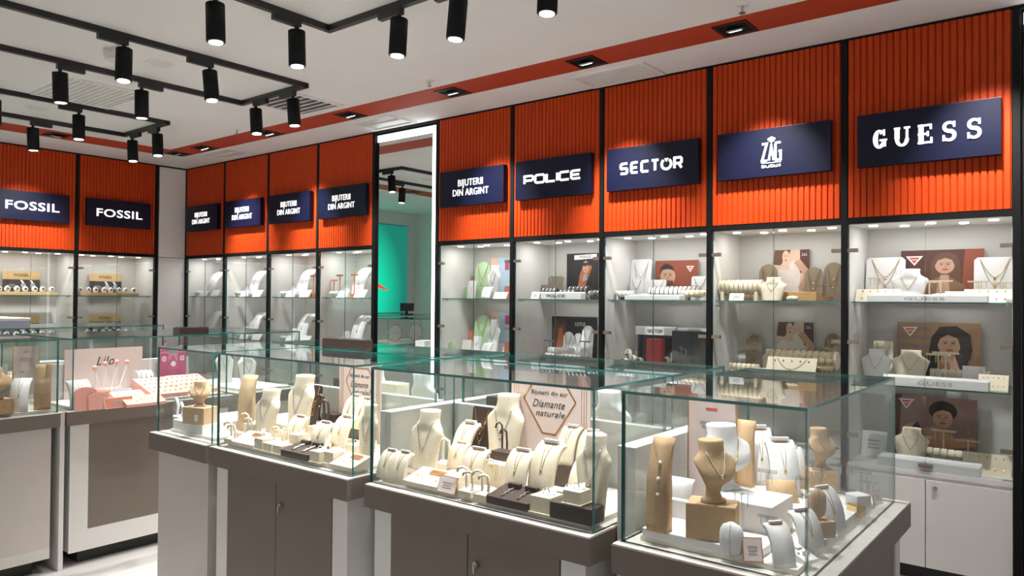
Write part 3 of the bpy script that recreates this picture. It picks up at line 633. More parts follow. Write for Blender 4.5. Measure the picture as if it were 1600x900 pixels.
def card(t, w, h, lines=('NEW',), face='paper_pink', edge='copper', lean=.32, ink='ink_grey'):
    mt = Matrix.Rotation(-lean, 4, 'X'); e = h*.045
    MB().box(-w/2, w/2, 0, .003, 0, h, mtx=mt).build('card_back', edge, t); MB().box(-w/2+e, w/2-e, -.0008, 0, e, h-e, mtx=mt).build('card_face', face, t)
    MB().prism([(.003, 0), (.05*h/.1*.5, 0), (.003+math.sin(lean)*h*.5, h*.45)], -w*.08, w*.08).build('strut', edge, t)
    if not lines: print_lines(t, w, h*.58, h*.07, 3, ink, mt)
    for i, s_ in enumerate(lines):
        z = h*(.68-.26*i) if len(lines) > 1 else h*.5; q = mt @ Vector((0, -.0012, z)); text(s_, min(w*.7, len(s_)*h*.13), h*.13, ink, t, q, rot=(PI/2-lean, 0, 0), th=.0005)
def header(t, w, h, copper_frame=False):
    box('board', 'paper_pink', t, -w/2, w/2, -.002, .002, 0, h)
    mb = MB()
    if copper_frame:
        box('side_edge', 'copper', t, -w/2-.004, -w/2, -.003, .003, 0, h); box('side_edge', 'copper', t, w/2, w/2+.004, -.003, .003, 0, h)
        print_lines(t, w*.5, h*.88, h*.02, 1, 'ribbon_red', y=-.0025); print_lines(t, w, h*.76, h*.018, 2, 'ink_grey', y=-.0025); return
    a, zc, rz_ = w*.33, h*.70, h*.21
    ribbon(mb, [(-a*.62, zc+rz_), (a*.62, zc+rz_), (a, zc+.2*rz_), (0.25*a, zc-1.35*rz_), (-.25*a, zc-1.35*rz_), (-a, zc+.2*rz_), (-a*.62, zc+rz_)], w*.016, -.002, .001); mb.build('hexagon_line', 'copper', t)
    for x in (.40, .43, .46):
        for sx in (-1, 1): box('border_line', 'copper', t, sx*w*x-.0008, sx*w*x+.0008, -.0028, -.002, h*.03, h*.97)
    text('Bijuterii din aur', w*.46, h*.055, 'ink', t, (0, -.0025, zc+.5*rz_), th=.0005)
    # handwritten two lines: slanted letters
    o = text('Diamante', w*.40, h*.075, 'ink', t, (0, -.0025, zc+.02*rz_), th=.0005, name='script_lettering'); o2 = text('naturale', w*.36, h*.06, 'ink', t, (w*.02, -.0025, zc-.42*rz_), th=.0005, name='script_lettering')
    for q in (o, o2):
        for v in q.data.vertices: v.co.x += v.co.y*.35
def roll(t, w, h, m, n=6, metal='gold', legs=True):
    r = h*.36 if legs else h*.5; zc = h-r
    MB().cyl((-w/2, 0, zc), (w/2, 0, zc), r, r, 20).build('roll_body', m, t, True)
    if legs:
        for x in (-w*.4, w*.4): box('roll_foot', m, t, x-w*.04, x+w*.04, -r*.9, r*.9, 0, max(zc-r*.6, .003))
    for i in range(n):
        x = (-.5+(i+.5)/n)*w; P = [Vector((x+.002*math.sin(3*j), 1.03*r*math.cos(2*PI*j/18), zc+1.03*r*math.sin(2*PI*j/18))) for j in range(18)]
        MB().tube(P, max(.0016, w/n*.10), 5, closed=True).build('bracelet', metal, t, True)
def tstand(t, w, h, m='leather_white', metal='gold', n=4):
    box('base', m, t, -w*.35, w*.35, -w*.25, w*.25, 0, h*.16, .001); MB().box(-.004, .004, -.004, .004, h*.16, h*.95).build('post', m, t); box('crossbar', m, t, -w/2, w/2, -.006, .006, h*.93, h)
    for i in range(n):
        x = (-.5+(i+.5)/n)*w*.9; MB().tube([(x, -.008, h*.95), (x, -.009, h*.80), (x, -.009, h*.68)], .0014, 5).build('earring', metal, t)
def board(t, w, h, m, rows=2, cols=5, metal='gold', lean=.55, chainy=False):
    mt = Matrix.Rotation(-lean, 4, 'X'); MB().box(-w/2, w/2, 0, .008, 0, h, mtx=mt).build('board_face', m, t)
    MB().prism([(.008, 0), (math.sin(lean)*h*.9, 0), (.006+math.sin(lean)*h*.85, h*.8*math.cos(lean))], -w*.4, w*.4).build('board_prop', m, t)
    for r_ in range(rows):
        for c in range(cols):
            q = mt @ Vector(((-.5+(c+.5)/cols)*w*.86, -.002, h*(.8-.55*r_/max(rows-1, 1)))); MB().ell(q, w*.018, .003, w*.03, 6, 4).build('stud', metal, t)
    if chainy:
        P = []
        for i in range(13): u = i/6-1; q = mt @ Vector((u*w*.3, -.003, h*(.38+.55*u*u))); P.append(q)
        MB().tube(P, .0014, 5).build('chain', metal, t); MB().ell(mt @ Vector((0, -.004, h*.33)), .006, .004, .008, 8, 6).build('pendant', metal, t)
def easel(t, w, h, m, metal='gold', lean=.12, strands=2, rounded=False):
    mt = Matrix.Rotation(-lean, 4, 'X')
    if rounded:
        P = [(-w/2, 0)]+[(-w/2+w*i/10, h*(.82+.18*math.sin(PI*i/10)**.6)) for i in range(11)]+[(w/2, 0)]
    else: r = w*.08; P = [(-w/2, 0), (-w/2, h-r), (-w/2+r, h), (w/2-r, h), (w/2, h-r), (w/2, 0)]
    b = MB(); b.prism(P, 0, .008, 'y'); b.v = [tuple(mt @ Vector(v)) for v in b.v]; b.build('board_face', m, t)
    MB().prism([(.008, 0), (.008+h*.3, 0), (.008+math.sin(lean)*h*.6, h*.6)], -w*.06, w*.06).build('strut', m, t)
    for k in range(strands):
        Q = []
        for i in range(15): u = i/7-1; Q.append(mt @ Vector((u*w*.36, -.002-.0006*k, h*(.97-(.42+.18*k)*(1-abs(u)**1.6)))))
        MB().tube(Q, max(.0010, w*.008), 5).build('necklace', metal, t); MB().ell(mt @ Vector((0, -.003, Q[7].z-.006)), w*.035, .003, w*.05, 8, 6).build('pendant', metal, t)
def pillow(t, w, h, m, metal=None):
    R = []
    for i in range(11):
        u = -1+2*i/10; f = max((1-abs(u)**3.2), .02)**.45; g = max(1-u*u, .02)**.5; ring = []
        for k in range(20):
            q = 2*PI*k/20; c, s_ = math.cos(q), math.sin(q); ring.append((math.copysign(abs(c)**.6, c)*w*.5*f, math.copysign(abs(s_)**.9, s_)*w*.27*g, h*(.5+.5*u)))
        R.append(ring)
    MB().loft(R).build('pillow_body', m, t, True)
    P = [(w*.5*math.cos(a)*.55, w*.31*math.sin(a), h*.52+.02*h*math.sin(3*a)) for a in [2*PI*i/20 for i in range(20)]]
    MB().tube([(p[1]*0, w*.30*math.cos(a), h*.5+h*.50*math.sin(a)) for p, a in zip(P, [2*PI*i/20 for i in range(20)])], w*.02, 5, closed=True).build('bracelet' if metal else 'seam', metal or m, t, True)
def riser(t, w, h, m, label_=None, d=None, ink='ink_grey', strokes=False):
    d = d or w*.35; box('riser_body', m, t, -w/2, w/2, -d/2, d/2, 0, h, min(.002, h*.1)); box('riser_lip', m, t, -w/2, w/2, d/2-.006, d/2, h, h+.006)
    if label_:
        if strokes: stroke_text(label_, w*.38, h*.42, h*.09, ink, t, (0, -d/2-.0002, h*.5), th=.0008, wide=1.4)
        else: text(label_, w*.34, h*.42, ink, t, (0, -d/2-.0006, h*.5), th=.0004)
def ellipse(mb, cx_, cz_, rx, rz_, y, n=20, sq=1.): mb.poly([(cx_+rx*math.cos(2*PI*i/n), y, cz_+rz_*math.sin(2*PI*i/n)) for i in range(n)])
def poster(t, w, h, style):
    box('board', 'paper_white', t, -w/2, w/2, 0, .004, 0, h)
    lay = [0]
    def shape(name, m, pts): lay[0] += 1; MB().poly([(a*w-w/2, -.0004*lay[0], b*h) for a, b in pts]).build(name, m, t)
    def oval(name, m, cx_, cz_, rx, rz_, a0=0): lay[0] += 1; mb = MB(); ellipse(mb, cx_*w-w/2, cz_*h, rx*w, rz_*h, -.0004*lay[0]); mb.build(name, m, t)
    R = [(0, 0), (1, 0), (1, 1), (0, 1)]
    def face(fx, fz, r, skin='skin', lips='lip'):
        oval('face', skin, fx, fz, r*.74, r)
        for sx in (-.32, .34): oval('eye', 'hair_dark', fx+sx*r*.74, fz+r*.12, r*.12, r*.05); shape('brow', 'hair_dark', [(fx+sx*r*.74-r*.2, fz+r*.27), (fx+sx*r*.74+r*.2, fz+r*.30), (fx+sx*r*.74+r*.18, fz+r*.34), (fx+sx*r*.74-r*.18, fz+r*.31)])
        shape('nose', 'coat_brown', [(fx+.02*r, fz-.20*r), (fx+.12*r, fz-.22*r), (fx+.06*r, fz+.06*r)]); oval('mouth', lips, fx+.04*r, fz-r*.48, r*.24, r*.10)
    def logo(x, z, s_): shape('logo_triangle', 'paper_white', [(x-s_, z+s_*.8), (x+s_, z+s_*.8), (x, z-s_*.9)]); shape('logo_mark', 'ribbon_red', [(x-s_*.62, z+s_*.55), (x+s_*.62, z+s_*.55), (x, z-s_*.5)]); shape('logo_bar', 'paper_white', [(x-s_*.4, z+s_*.22), (x+s_*.4, z+s_*.22), (x+s_*.3, z+s_*.08), (x-s_*.3, z+s_*.08)])
    if style == 'coat':
        shape('picture', 'rust_dark', R); shape('wall_band', 'rust', [(.72, 0), (1, 0), (1, 1), (.78, 1)]); shape('hair', 'hair_brown', [(.36, .38), (.38, .80), (.46, .93), (.58, .95), (.69, .88), (.73, .70), (.74, .38)])
        shape('coat', 'coat_brown', [(.10, 0), (.30, .38), (.46, .48), (.62, .46), (.78, .32), (.86, 0)]); shape('neck', 'skin', [(.42, .12), (.49, .52), (.59, .52), (.60, .12)]); face(.54, .70, .16); shape('fringe', 'hair_brown', [(.41, .66), (.41, .82), (.50, .93), (.62, .91), (.68, .78), (.67, .66), (.63, .80), (.55, .845), (.46, .80)]); logo(.17, .80, .11)
    elif style == 'dark_hair':
        shape('picture', 'wall_tan', R)
        for i in range(6): shape('wall_course', 'mauve', [(0, .12+.15*i), (.42, .10+.15*i), (.42, .16+.15*i), (0, .19+.15*i)])
        shape('hair', 'hair_dark', [(.36, .28), (.42, .75), (.52, .93), (.72, .95), (.86, .82), (.90, .55), (.84, .30)]); shape('dress', 'navy_cloth', [(0, 0), (.10, .30), (.40, .36), (.80, .34), (.98, .22), (1, 0)]); shape('neck', 'skin', [(.46, .16), (.55, .45), (.70, .45), (.76, .18)]); face(.63, .63, .185); shape('fringe', 'hair_dark', [(.48, .58), (.49, .78), (.58, .90), (.72, .88), (.78, .74), (.77, .58), (.73, .74), (.62, .80), (.53, .74)]); shape('hair_lock', 'hair_dark', [(.76, .30), (.76, .75), (.68, .90), (.88, .80), (.88, .40)]); logo(.16, .84, .10)
    elif style == 'updo':
        shape('picture', 'mauve', R); shape('shadow_edge', 'rust_dark', [(0, .1), (.06, .1), (.10, 1), (0, 1)]); oval('hair', 'hair_dark', .60, .78, .17, .16); shape('dress', 'dress_black', [(.10, 0), (.16, .42), (.30, .58), (.40, .30), (.52, .18), (.6, 0)]); shape('arm', 'skin', [(0, .20), (.14, .50), (.26, .56), (.20, .40), (.10, .12), (.0, .05)])
        shape('shoulder', 'skin', [(.34, .15), (.36, .48), (.52, .52), (.76, .36), (.98, .40), (.98, .26), (.60, .16)]); face(.60, .66, .16); shape('fringe', 'hair_dark', [(.47, .68), (.50, .80), (.60, .88), (.70, .82), (.73, .68), (.69, .77), (.60, .80), (.52, .76)]); logo(.16, .86, .10)
    elif style == 'white_dress':
        shape('picture', 'skin_pale', R); shape('corner_block', 'rust_dark', [(.74, .55), (1, .55), (1, 1), (.74, 1)]); shape('hair', 'hair_brown', [(.0, .72), (.05, 1), (.50, 1), (.38, .80), (.2, .70)]); shape('dress', 'dress_white', [(0, 0), (0, .55), (.30, .68), (.60, .80), (.76, .50), (.70, .20), (.84, 0)]); shape('neck', 'skin_pale', [(.2, .6), (.3, .85), (.46, .86), (.46, .62)]); face(.36, .86, .13, 'skin_pale')
        shape('arm', 'skin', [(.58, .75), (.74, .82), (1, .58), (1, .42), (.78, .20), (.70, .26), (.86, .50)]); text('ZAG', w*.14, h*.05, 'paper_white', t, (w*.36, -.006, h*.90), th=.0004)
    elif style == 'man':
        shape('picture', 'rust', R); shape('shade', 'rust_dark', [(0, 0), (1, 0), (1, .25), (0, .35)]); shape('shirt', 'navy_cloth', [(.02, 0), (.10, .22), (.36, .30), (.62, .16), (.72, 0)]); shape('neck', 'skin', [(.2, .1), (.18, .5), (.38, .5), (.38, .12)]); oval('hair', 'hair_dark', .27, .72, .15, .20); face(.30, .60, .24); shape('fringe', 'hair_dark', [(.12, .62), (.14, .82), (.26, .92), (.40, .86), (.45, .72), (.40, .77), (.28, .79), (.17, .76)]); shape('beard', 'hair_brown', [(.18, .52), (.24, .36), (.34, .33), (.43, .42), (.42, .50), (.30, .46)]); logo(.82, .78, .09)
    elif style == 'night':
        shape('picture', 'night', R); shape('glow', 'flame', [(.30, 0), (.42, .55), (.60, .85), (.80, .7), (.62, .35), (.58, 0)]); face(.60, .70, .13); shape('sunglasses', 'hair_dark', [(.48, .72), (.74, .74), (.72, .80), (.50, .79)]); shape('watch', 'silver', [(.50, .38), (.66, .42), (.64, .56), (.54, .54)]); shape('band', 'paper_white', [(.25, .86), (.95, .88), (.95, .98), (.25, .96)]); text('POLICE', w*.34, h*.05, 'ink', t, (w*.1, -.006, h*.92), th=.0004)
    elif style == 'night2':
        shape('picture', 'night', R); shape('photo', 'rust_dark', [(.04, .05), (.32, .05), (.32, .95), (.04, .95)]); shape('figure', 'flame', [(.08, .1), (.16, .7), (.24, .75), (.28, .3), (.2, .1)]); text('LOTUS', w*.22, h*.09, 'paper_white', t, (w*.14, -.006, h*.82), th=.0004)
    elif style == 'pastel':
        shape('picture', 'pastel_blue', R); shape('peach_side', 'peach', [(0, 0), (.45, 0), (.38, 1), (0, 1)]); face(.22, .72, .16, 'skin_pale'); shape('violet_tab', 'magenta', [(.78, .70), (.98, .70), (.98, .92), (.78, .92)])
    elif style == 'watches':
        shape('picture', 'ink', [(0, 0), (1, 0), (1, .62), (0, .62)]); shape('band', 'kraft', [(0, .62), (1, .62), (1, 1), (0, 1)]); text('FOSSIL', w*.40, h*.12, 'ink', t, (0, -.006, h*.82), th=.0004)
        for x in (.55, .80): oval('watch_face', 'silver', x, .36, .07, .12); shape('watch_strap', 'paper_white', [(x-.03, .45), (x+.03, .45), (x-.03, .60), (x-.09, .60)])
        oval('emblem', 'grey_fabric', .24, .32, .14, .10)
def watch_cuff(t, w, h, m, dial='ink'):
    MB().ell((0, 0, h*.5), w*.5, w*.34, h*.5, 14, 8).build('cushion', m, t, True)
    P = [Vector((0, w*.36*math.cos(2*PI*j/16), h*.5+h*.53*math.sin(2*PI*j/16))) for j in range(16)]; MB().tube(P, w*.09, 6, closed=True).build('strap', 'silver', t, True)
    MB().cyl((0, -w*.35, h*.55), (0, -w*.43, h*.57), w*.25, w*.25, 16).build('watch_case', 'silver', t, True); MB().cyl((0, -w*.43, h*.57), (0, -w*.435, h*.571), w*.2, w*.2, 16).build('dial', dial, t)
def figurine(t, w, h):
    P = [(0, 0, h*.1), (-.1*w, 0, h*.3), (.12*w, 0, h*.52), (-.05*w, 0, h*.75), (-.28*w, 0, h*.92), (-.5*w, 0, h*.82)]
    MB().tube(P, w*.16, 10).build('figure_body', 'leather_white', t, True); MB().ell((-.32*w, 0, h*.9), w*.24, w*.16, w*.18, 12, 8).build('figure_head', 'leather_white', t, True); MB().cyl((0, 0, 0), (0, 0, h*.12), w*.5, w*.45, 18).build('figure_base', 'leather_white', t, True)
def castle(t, w, h):
    m, m2 = 'magenta', 'magenta_pale'; d = .012
    box('castle_wall', m2, t, -w/2, w/2, 0, d, 0, h*.62)
    for sx in (-1, 1):
        box('tower', m, t, sx*w*.34-w*.16, sx*w*.34+w*.16, -.004, d, h*.02, h*.66)
        box('tower_top', m2, t, sx*w*.34-w*.19, sx*w*.34+w*.19, -.006, d, h*.64, h*.69)
        for k in (-1, 0, 1): box('battlement', m, t, sx*w*.34+k*w*.13-w*.045, sx*w*.34+k*w*.13+w*.045, -.004, d, h*.69, h*.74)
        MB().prism([(sx*w*.34-w*.14, h*.72), (sx*w*.34+w*.14, h*.72), (sx*w*.34+.05*w, h*.83), (sx*w*.34-.05*w, h*.83)], 0, d, 'y').build('tower_roof', m2, t)
        MB().cyl((sx*w*.34, .004, h*.82), (sx*w*.34, .004, h), .0015, .0015, 6).build('flag_pole', m, t); MB().prism([(sx*w*.34, h*.99), (sx*w*.34+w*.12, h*.95), (sx*w*.34, h*.90)], .003, .005, 'y').build('flag', m, t)
        mb = MB(); ellipse(mb, sx*w*.34, h*.50, w*.09, h*.075, -.005); mb.build('window', 'paper_white', t); mb = MB(); ribbon(mb, [(sx*w*.34, h*.43), (sx*w*.34, h*.57)], w*.02, -.0052, .0006); ribbon(mb, [(sx*w*.34-w*.09, h*.5), (sx*w*.34+w*.09, h*.5)], w*.02, -.0052, .0006); mb.build('window_bars', m, t)
    MB().prism([(-w*.30, h*.22), (w*.30, h*.22), (0, h*.58)], -.006, 0, 'y').build('gable', m, t)
    mb = MB(); ellipse(mb, 0, h*.36, w*.10, h*.07, -.0075); mb.build('round_window', 'paper_white', t); box('gate', m, t, -w*.14, w*.14, -.006, 0, .0, h*.20)
    for k in range(6): box('hedge_bump', m2, t, -w*.45+k*w*.16, -w*.45+k*w*.16+w*.09, -.008, -.002, 0, h*.05)
def crown_stand(t, w, h):
    box('crown_base', 'leather_white', t, -w/2, w/2, -.03, .03, 0, h*.16)
    for k, x in enumerate((-.42, -.16, .14, .42)):
        hh = h*(.84, .94, .97, .95)[k]; MB().prism([(x*w*.75-w*.11, h*.16), (x*w*.75+w*.11, h*.16), (x*w*1.05, hh)], -.006, .006, 'y').build('crown_spike', 'leather_white', t); MB().ell((x*w*1.05, 0, hh), w*.07, w*.06, w*.07, 12, 8).build('heart_tip', 'pink_suede', t, True)
    for k in range(7): MB().ell((-w*.42+k*w*.14, -.031, h*.08), .004, .002, .004, 6, 4).build('earring', 'silver', t)
def dotted_pad(t, w, d, h, m):
    MB().prism([(-d/2, 0), (d/2, 0), (d/2, h), (-d/2, h*.25)], -w/2, w/2).build('pad', m, t)
    for i in range(6):
        for j in range(4): MB().ell(((-.5+(i+.5)/6)*w*.9, (-.5+(j+.5)/4)*d*.9, h*.25+(h*.75)*((j+.5)/4*.9+.05)+.002), .006, .006, .004, 6, 4).build('stud', 'silver' if (i+j) % 2 else 'copper', t)
def teardrop(t, w, h):
    P = [(math.sin(a)*w/2*(1 if math.cos(a) < 0 else .92), h*.42-math.cos(a)*h*.42 if math.cos(a) > 0 else h*.42-math.cos(a)*h*.58) for a in [2*PI*i/28 for i in range(28)]]
    MB().prism(P, 0, .01, 'y').build('board', 'paper_white', t); mb = MB(); ribbon(mb, [(a*.93, b*.96+.02*h) for a, b in P]+[(P[0][0]*.93, P[0][1]*.96+.02*h)], w*.04, -.0005, .001); mb.build('colour_edge', 'magenta_pale', t)
    for k in range(4): box('bracelet', 'gold', t, -w*.3, w*.3, -.002, 0, h*(.15+.12*k), h*(.15+.12*k)+.003)

# ------------------------------------------------------------------ placing pieces from photo pixels on their shelf
REG = []; RIDER = {}
def put(name, label, cat, fn, px, py, z, wpx, hpx, *a, rz=0., group=None, ylim=None, xlim=None, yat=None, wscale=1., on=None, **k):
    axis = Vector((math.cos(rz), math.sin(rz), 0)); fac = max(abs(RT.dot(axis)), .55); d = ray(px, py); ex = 0.
    p = pix(px, py, z) if yat is None else CAM+d*((yat-CAM.y)/d.y)
    if ylim and not ylim[0] <= p.y <= ylim[1]:
        y = min(max(p.y, ylim[0]), ylim[1]); p = CAM+d*((y-CAM.y)/d.y); ex = max(p.z-z, 0)
    if xlim and abs(axis.x) < .3 and not xlim[0] <= p.x <= xlim[1]:
        x = min(max(p.x, xlim[0]), xlim[1]); p = CAM+d*((x-CAM.x)/d.x); ex = max(p.z-z, 0)
    w_ = metres(wpx, p)/fac*wscale; h_ = metres(hpx, p)+(ex if yat is None and ex < .12 else 0)
    if xlim and abs(axis.x) >= .3: p.x = min(max(p.x, xlim[0]+w_/2*abs(axis.x)), xlim[1]-w_/2*abs(axis.x))
    if on: p.x, p.y = on.location.x, on.location.y
    t = thing(name, label, cat, (p.x, p.y, z), rz, group); fn(t, w_, h_, *a, **k); REG.append(t)
    if on: RIDER[t.name] = on.name
    return t
def top_of(t):
    return t.location.z+max(v[2] for c in t.children for v in c.bound_box)

# ------------------------------------------------------------------ contents of the counters
def deck(label, x0, x1, y0, y1): return tag(box('display_board', 'deck_cream', None, x0, x1, y0, y1, ZB, ZD, .002), label, 'board')
deck('cream board on the floor of the figurine case', C0[0]+.03, C0[1]-.02, yf+.04, yr-.04)
deck('cream board under the gold jewellery by the figurine case', C1[0]+.0, C1[1]-.01, yf+.035, ym-.04)
deck('cream board under the gold jewellery between the dividers', C2[0]-.02, C2[1]-.01, yf+.035, ym-.04)
deck('cream board in the rear case behind the gold jewellery by the figurines', C1[0], C1[1]-.01, ym+.04, yr-.035)
deck('cream board in the rear case behind the gold jewellery between dividers', C2[0]-.02, C2[1]-.01, ym+.04, yr-.035)
deck('cream board under the pearl jewellery', C3[0]+.012, C3[1]-.04, yf+.04, yr-.04)
deck('cream board under the copper-edged card and tan pieces', XB0+.07, XB1-.07, -3.40, -2.99)
deck('cream board under the pink jewellery in front of the partition', 3.746, XB1-.045, -2.87, -1.935)
deck('cream board in the end case beyond the pink jewellery', XB0+.07, XB1-.07, -1.76, -1.39)
deck('long cream board beside the bold-lettered cabinets', XC0+.07, XC1-.07, -2.93, -1.52)
deck('cream board inside the cash desk case', .17, .83, -3.83, -2.52)
def slab(label, x0, x1, y0, y1, z0, z1, m, name='plinth_board'): return tag(box(name, m, None, x0, x1, y0, y1, z0, z1, .002), label, 'plinth')
ZQ = ZD+.022
K2, K1, K3, K0, KP, KC = 'between the white dividers', 'by the figurine case', 'in the pearl case', 'in the figurine case', 'in the pink case', 'beside the pink case'
# platforms
PL2 = (6.93, 7.29, -2.70, -2.475); slab('low cream plinth under the ramps '+K2, *PL2[:2], *PL2[2:], ZD, ZQ, 'linen_cream')
PL1 = (5.90, 6.19, -2.70, -2.475); slab('low cream plinth under the ramps '+K1, *PL1[:2], *PL1[2:], ZD, ZQ, 'linen_cream')
slab('white plinth under the tan box and tall tan slab', 7.80, 8.12, -2.85, -2.70, ZD, ZQ, 'leather_white')
slab('white plinth under the big white bust', 7.915, 8.10, -2.69, -2.52, ZD, 1.0, 'leather_white')
slab('white plinth under the tan pillow and white ramps', 8.105, 8.215, -2.49, -2.16, ZD, ZQ, 'leather_white')
slab('stepped white plinth under the tan-box bust '+K0, 5.23, 5.50, -2.84, -2.50, ZD, .95, 'leather_white')
def gold_case(K, sgn, items):
    for it in items:
        kind, px, py, pl, wp, hp = it[:6]; ex = it[6] if len(it) > 6 else {}
        z = {'d': ZD, 'p': ZQ}.get(pl, pl); lims = {k: ex.pop(k) for k in ('ylim', 'xlim') if k in ex}; lims.setdefault('ylim', (-2.85, -2.50) if K in (K1, K2) else (-2.85, -2.01)); lab = ex.pop('lab', None); rz = ex.pop('rz', 0.)
        if kind == 'bust': put('necklace_bust', f'{lab or "cream necklace bust"} {K}', 'bust', bust, px, py, z, wp, hp, ex.get('m', 'linen_cream'), ex.get('style', 'tall'), ex.get('jewel', 'silver'), rz=rz, **lims)
        if kind == 'ramp': put('necklace_ramp', f'{lab or "curved cream necklace ramp with a small card"} {K}', 'necklace stand', ramp, px, py, z, wp, hp, ex.get('m', 'linen_cream'), rz=rz, group=f'curved ramps {K}', d=None, card=ex.get('card', True), jewel=ex.get('jewel', 'gold'), dots=ex.get('dots', 0), **lims)
        if kind == 'cube': put('ring_block', f'{lab or "small cream ring block with tag"} {K}', 'ring stand', cube, px, py, z, wp, hp, ex.get('m', 'linen_cream'), rz=rz, group=f'ring blocks {K}', **lims)
        if kind == 'tree': put('earring_stand', f'{lab or "slim cream two-finger earring stand"} {K}', 'earring stand', tree, px, py, z, wp, hp, ex.get('m', 'linen_cream'), block=ex.get('block', True), rz=rz, group=f'earring stands {K}', **lims)
        if kind == 'tray': put('earring_tray', f'{lab or "sloping cream earring tray"} {K}', 'tray', tray, px, py, z, wp, hp, ex.get('m', 'linen_cream'), rz=rz, d=ex.get('d'), **lims)
        if kind == 'block': put('display_block', f'{lab or "dark brown leather block"} {K}', 'block', block, px, py, z, wp, hp, ex.get('m', 'leather_brown'), rz=rz, d=ex.get('d'), **lims)
        if kind == 'card': put('price_card', f'{lab or "small pink copper-edged card"} {K}', 'card', card, px, py, z, wp, hp, ex.get('lines', ()), rz=rz, **lims)
        if kind == 'cuff': put('bracelet_tray', f'{lab or "dark brown bracelet tray with two silver bracelets"} {K}', 'tray', cuff_tray, px, py, z, wp, hp, ex.get('d', .10), rz=rz, **lims)
        if kind == 'easel': put('necklace_easel', f'{lab or "dark brown necklace board with gold chains"} {K}', 'necklace stand', easel, px, py, z, wp, hp, ex.get('m', 'leather_brown'), rz=rz, **lims)
        if kind == 'header': put('header_card', f'{lab or "tall pink card with a copper hexagon"} {K}', 'card', header, px, py, z, wp, hp, rz=rz, copper_frame=ex.get('cf', False), **lims)
        if kind == 'arch': put('necklace_slab', f'{lab or "tall curved tan necklace slab"} {K}', 'necklace stand', arch_slab, px, py, z, wp, hp, ex.get('m', 'suede_tan'), rz=rz, dots=ex.get('dots', 3), **lims)
        if kind == 'pillow': put('bracelet_pillow', f'{lab or "soft bracelet pillow"} {K}', 'pillow', pillow, px, py, z, wp, hp, ex.get('m', 'leather_white'), ex.get('metal'), rz=rz, **lims)
        if kind == 'acryl': put('acrylic_stand', f'{lab or "clear acrylic T-shaped earring stand"} {K}', 'earring stand', tstand, px, py, z, wp, hp, ACR, ex.get('metal', 'silver'), 3, rz=rz, group=f'clear acrylic stands {K}', **lims)
ACR = 'acrylic'
L2_ = dict(xlim=(6.76, 7.63)); B_ = {'ylim': (-2.80, -2.50)}
gold_case(K2, 1, [
    ('ramp', 616, 752, 'd', 24, 42, dict(lab='short cream ramp beside the NEW card')), ('ramp', 642, 757, 'd', 24, 44, dict(lab='short cream ramp beside the NEW card')),
    ('card', 629, 765, 'd', 24, 18, dict(lab='small cream NEW card', lines=('NEW',))), ('bust', 676, 738, 'd', 52, 98, dict(lab='cream bust with long pendant chain')),
    ('tray', 664, 776, 'd', 58, 20, dict(lab='wide sloping cream earring tray', d=.10)), ('cube', 705, 779, 'd', 24, 36, dict(lab='cream ring block beside the copper-edged card')), ('card', 728, 789, 'd', 31, 27),
    ('tree', 711, 735, 'd', 24, 58, dict(lab='slim cream two-finger earring stand beside the bust')), ('ramp', 737, 722, 'p', 26, 62, dict(lab='tall cream ramp next to the brown necklace board')), ('ramp', 720, 727, 'p', 24, 38, dict(lab='small cream ramp below the tall one')),
    ('ramp', 739, 753, 'p', 32, 50, dict(lab='cream ramp at the plinth corner')), ('easel', 760, 702, 'p', 30, 66), ('bust', 788, 706, 'p', 56, 91, dict(lab='tall cream bust in front of the hexagon card')),
    ('block', 770, 749, 'p', 38, 26, dict(lab='cream double ring block', m='linen_cream', d=.05)), ('tree', 775, 752, 'p', 20, 33, dict(block=False)), ('block', 808, 737, 'p', 28, 38, dict(lab='upright dark brown leather block')),
    ('tree', 808, 702, ZQ+.0, 17, 46, dict(lab='dark brown two-finger earring stand', m='leather_brown')), ('tree', 757, 791, 'd', 24, 46), ('tree', 783, 797, 'd', 24, 46),
    ('ramp', 817, 765, 'p', 33, 59, dict(lab='broad cream ramp with a red stone')), ('ramp', 850, 767, 'p', 35, 75, dict(lab='tall broad cream ramp with a gold drop')), ('block', 884, 756, 'd', 58, 32, dict(lab='low dark brown block under two ramps', d=.09)),
    ('cuff', 821, 806, 'd', 66, 22), ('cube', 871, 822, 'd', 30, 40, dict(lab='cream ring block beside the bracelet tray')), ('cube', 889, 797, 'd', 24, 42, dict(lab='tall cream ring block')), ('block', 921, 823, 'd', 62, 26, dict(lab='low dark brown block with a ring block on it', d=.07)),
    ('ramp', 912, 786, 'd', 30, 66, dict(lab='cream ramp beside the upright bust')), ('bust', 957, 812, 'd', 52, 128, dict(lab='tall upright cream bust against the divider', jewel='silver', **L2_)),
    ('header', 858, 722, ZD, 118, 138, dict(ylim=(-2.466, -2.462)))])
def find(lab): return [t for t in REG if t['label'] == lab][0]
c = find(f'low dark brown block under two ramps {K2}'); h_ = top_of(c)-ZD
for px, hp, wp in ((866, 58, 25), (886, 55, 25)):
    put('necklace_ramp', f'cream ramp standing on the low dark block {K2}', 'necklace stand', ramp, px, 727, ZD+h_, wp, hp, 'linen_cream', group=f'ramps on the dark block {K2}', on=c)
c = find(f'low dark brown block with a ring block on it {K2}'); put('ring_block', f'cream ring block on the low dark block {K2}', 'ring stand', cube, 925, 815, top_of(c), 27, 34, 'linen_cream', on=c)
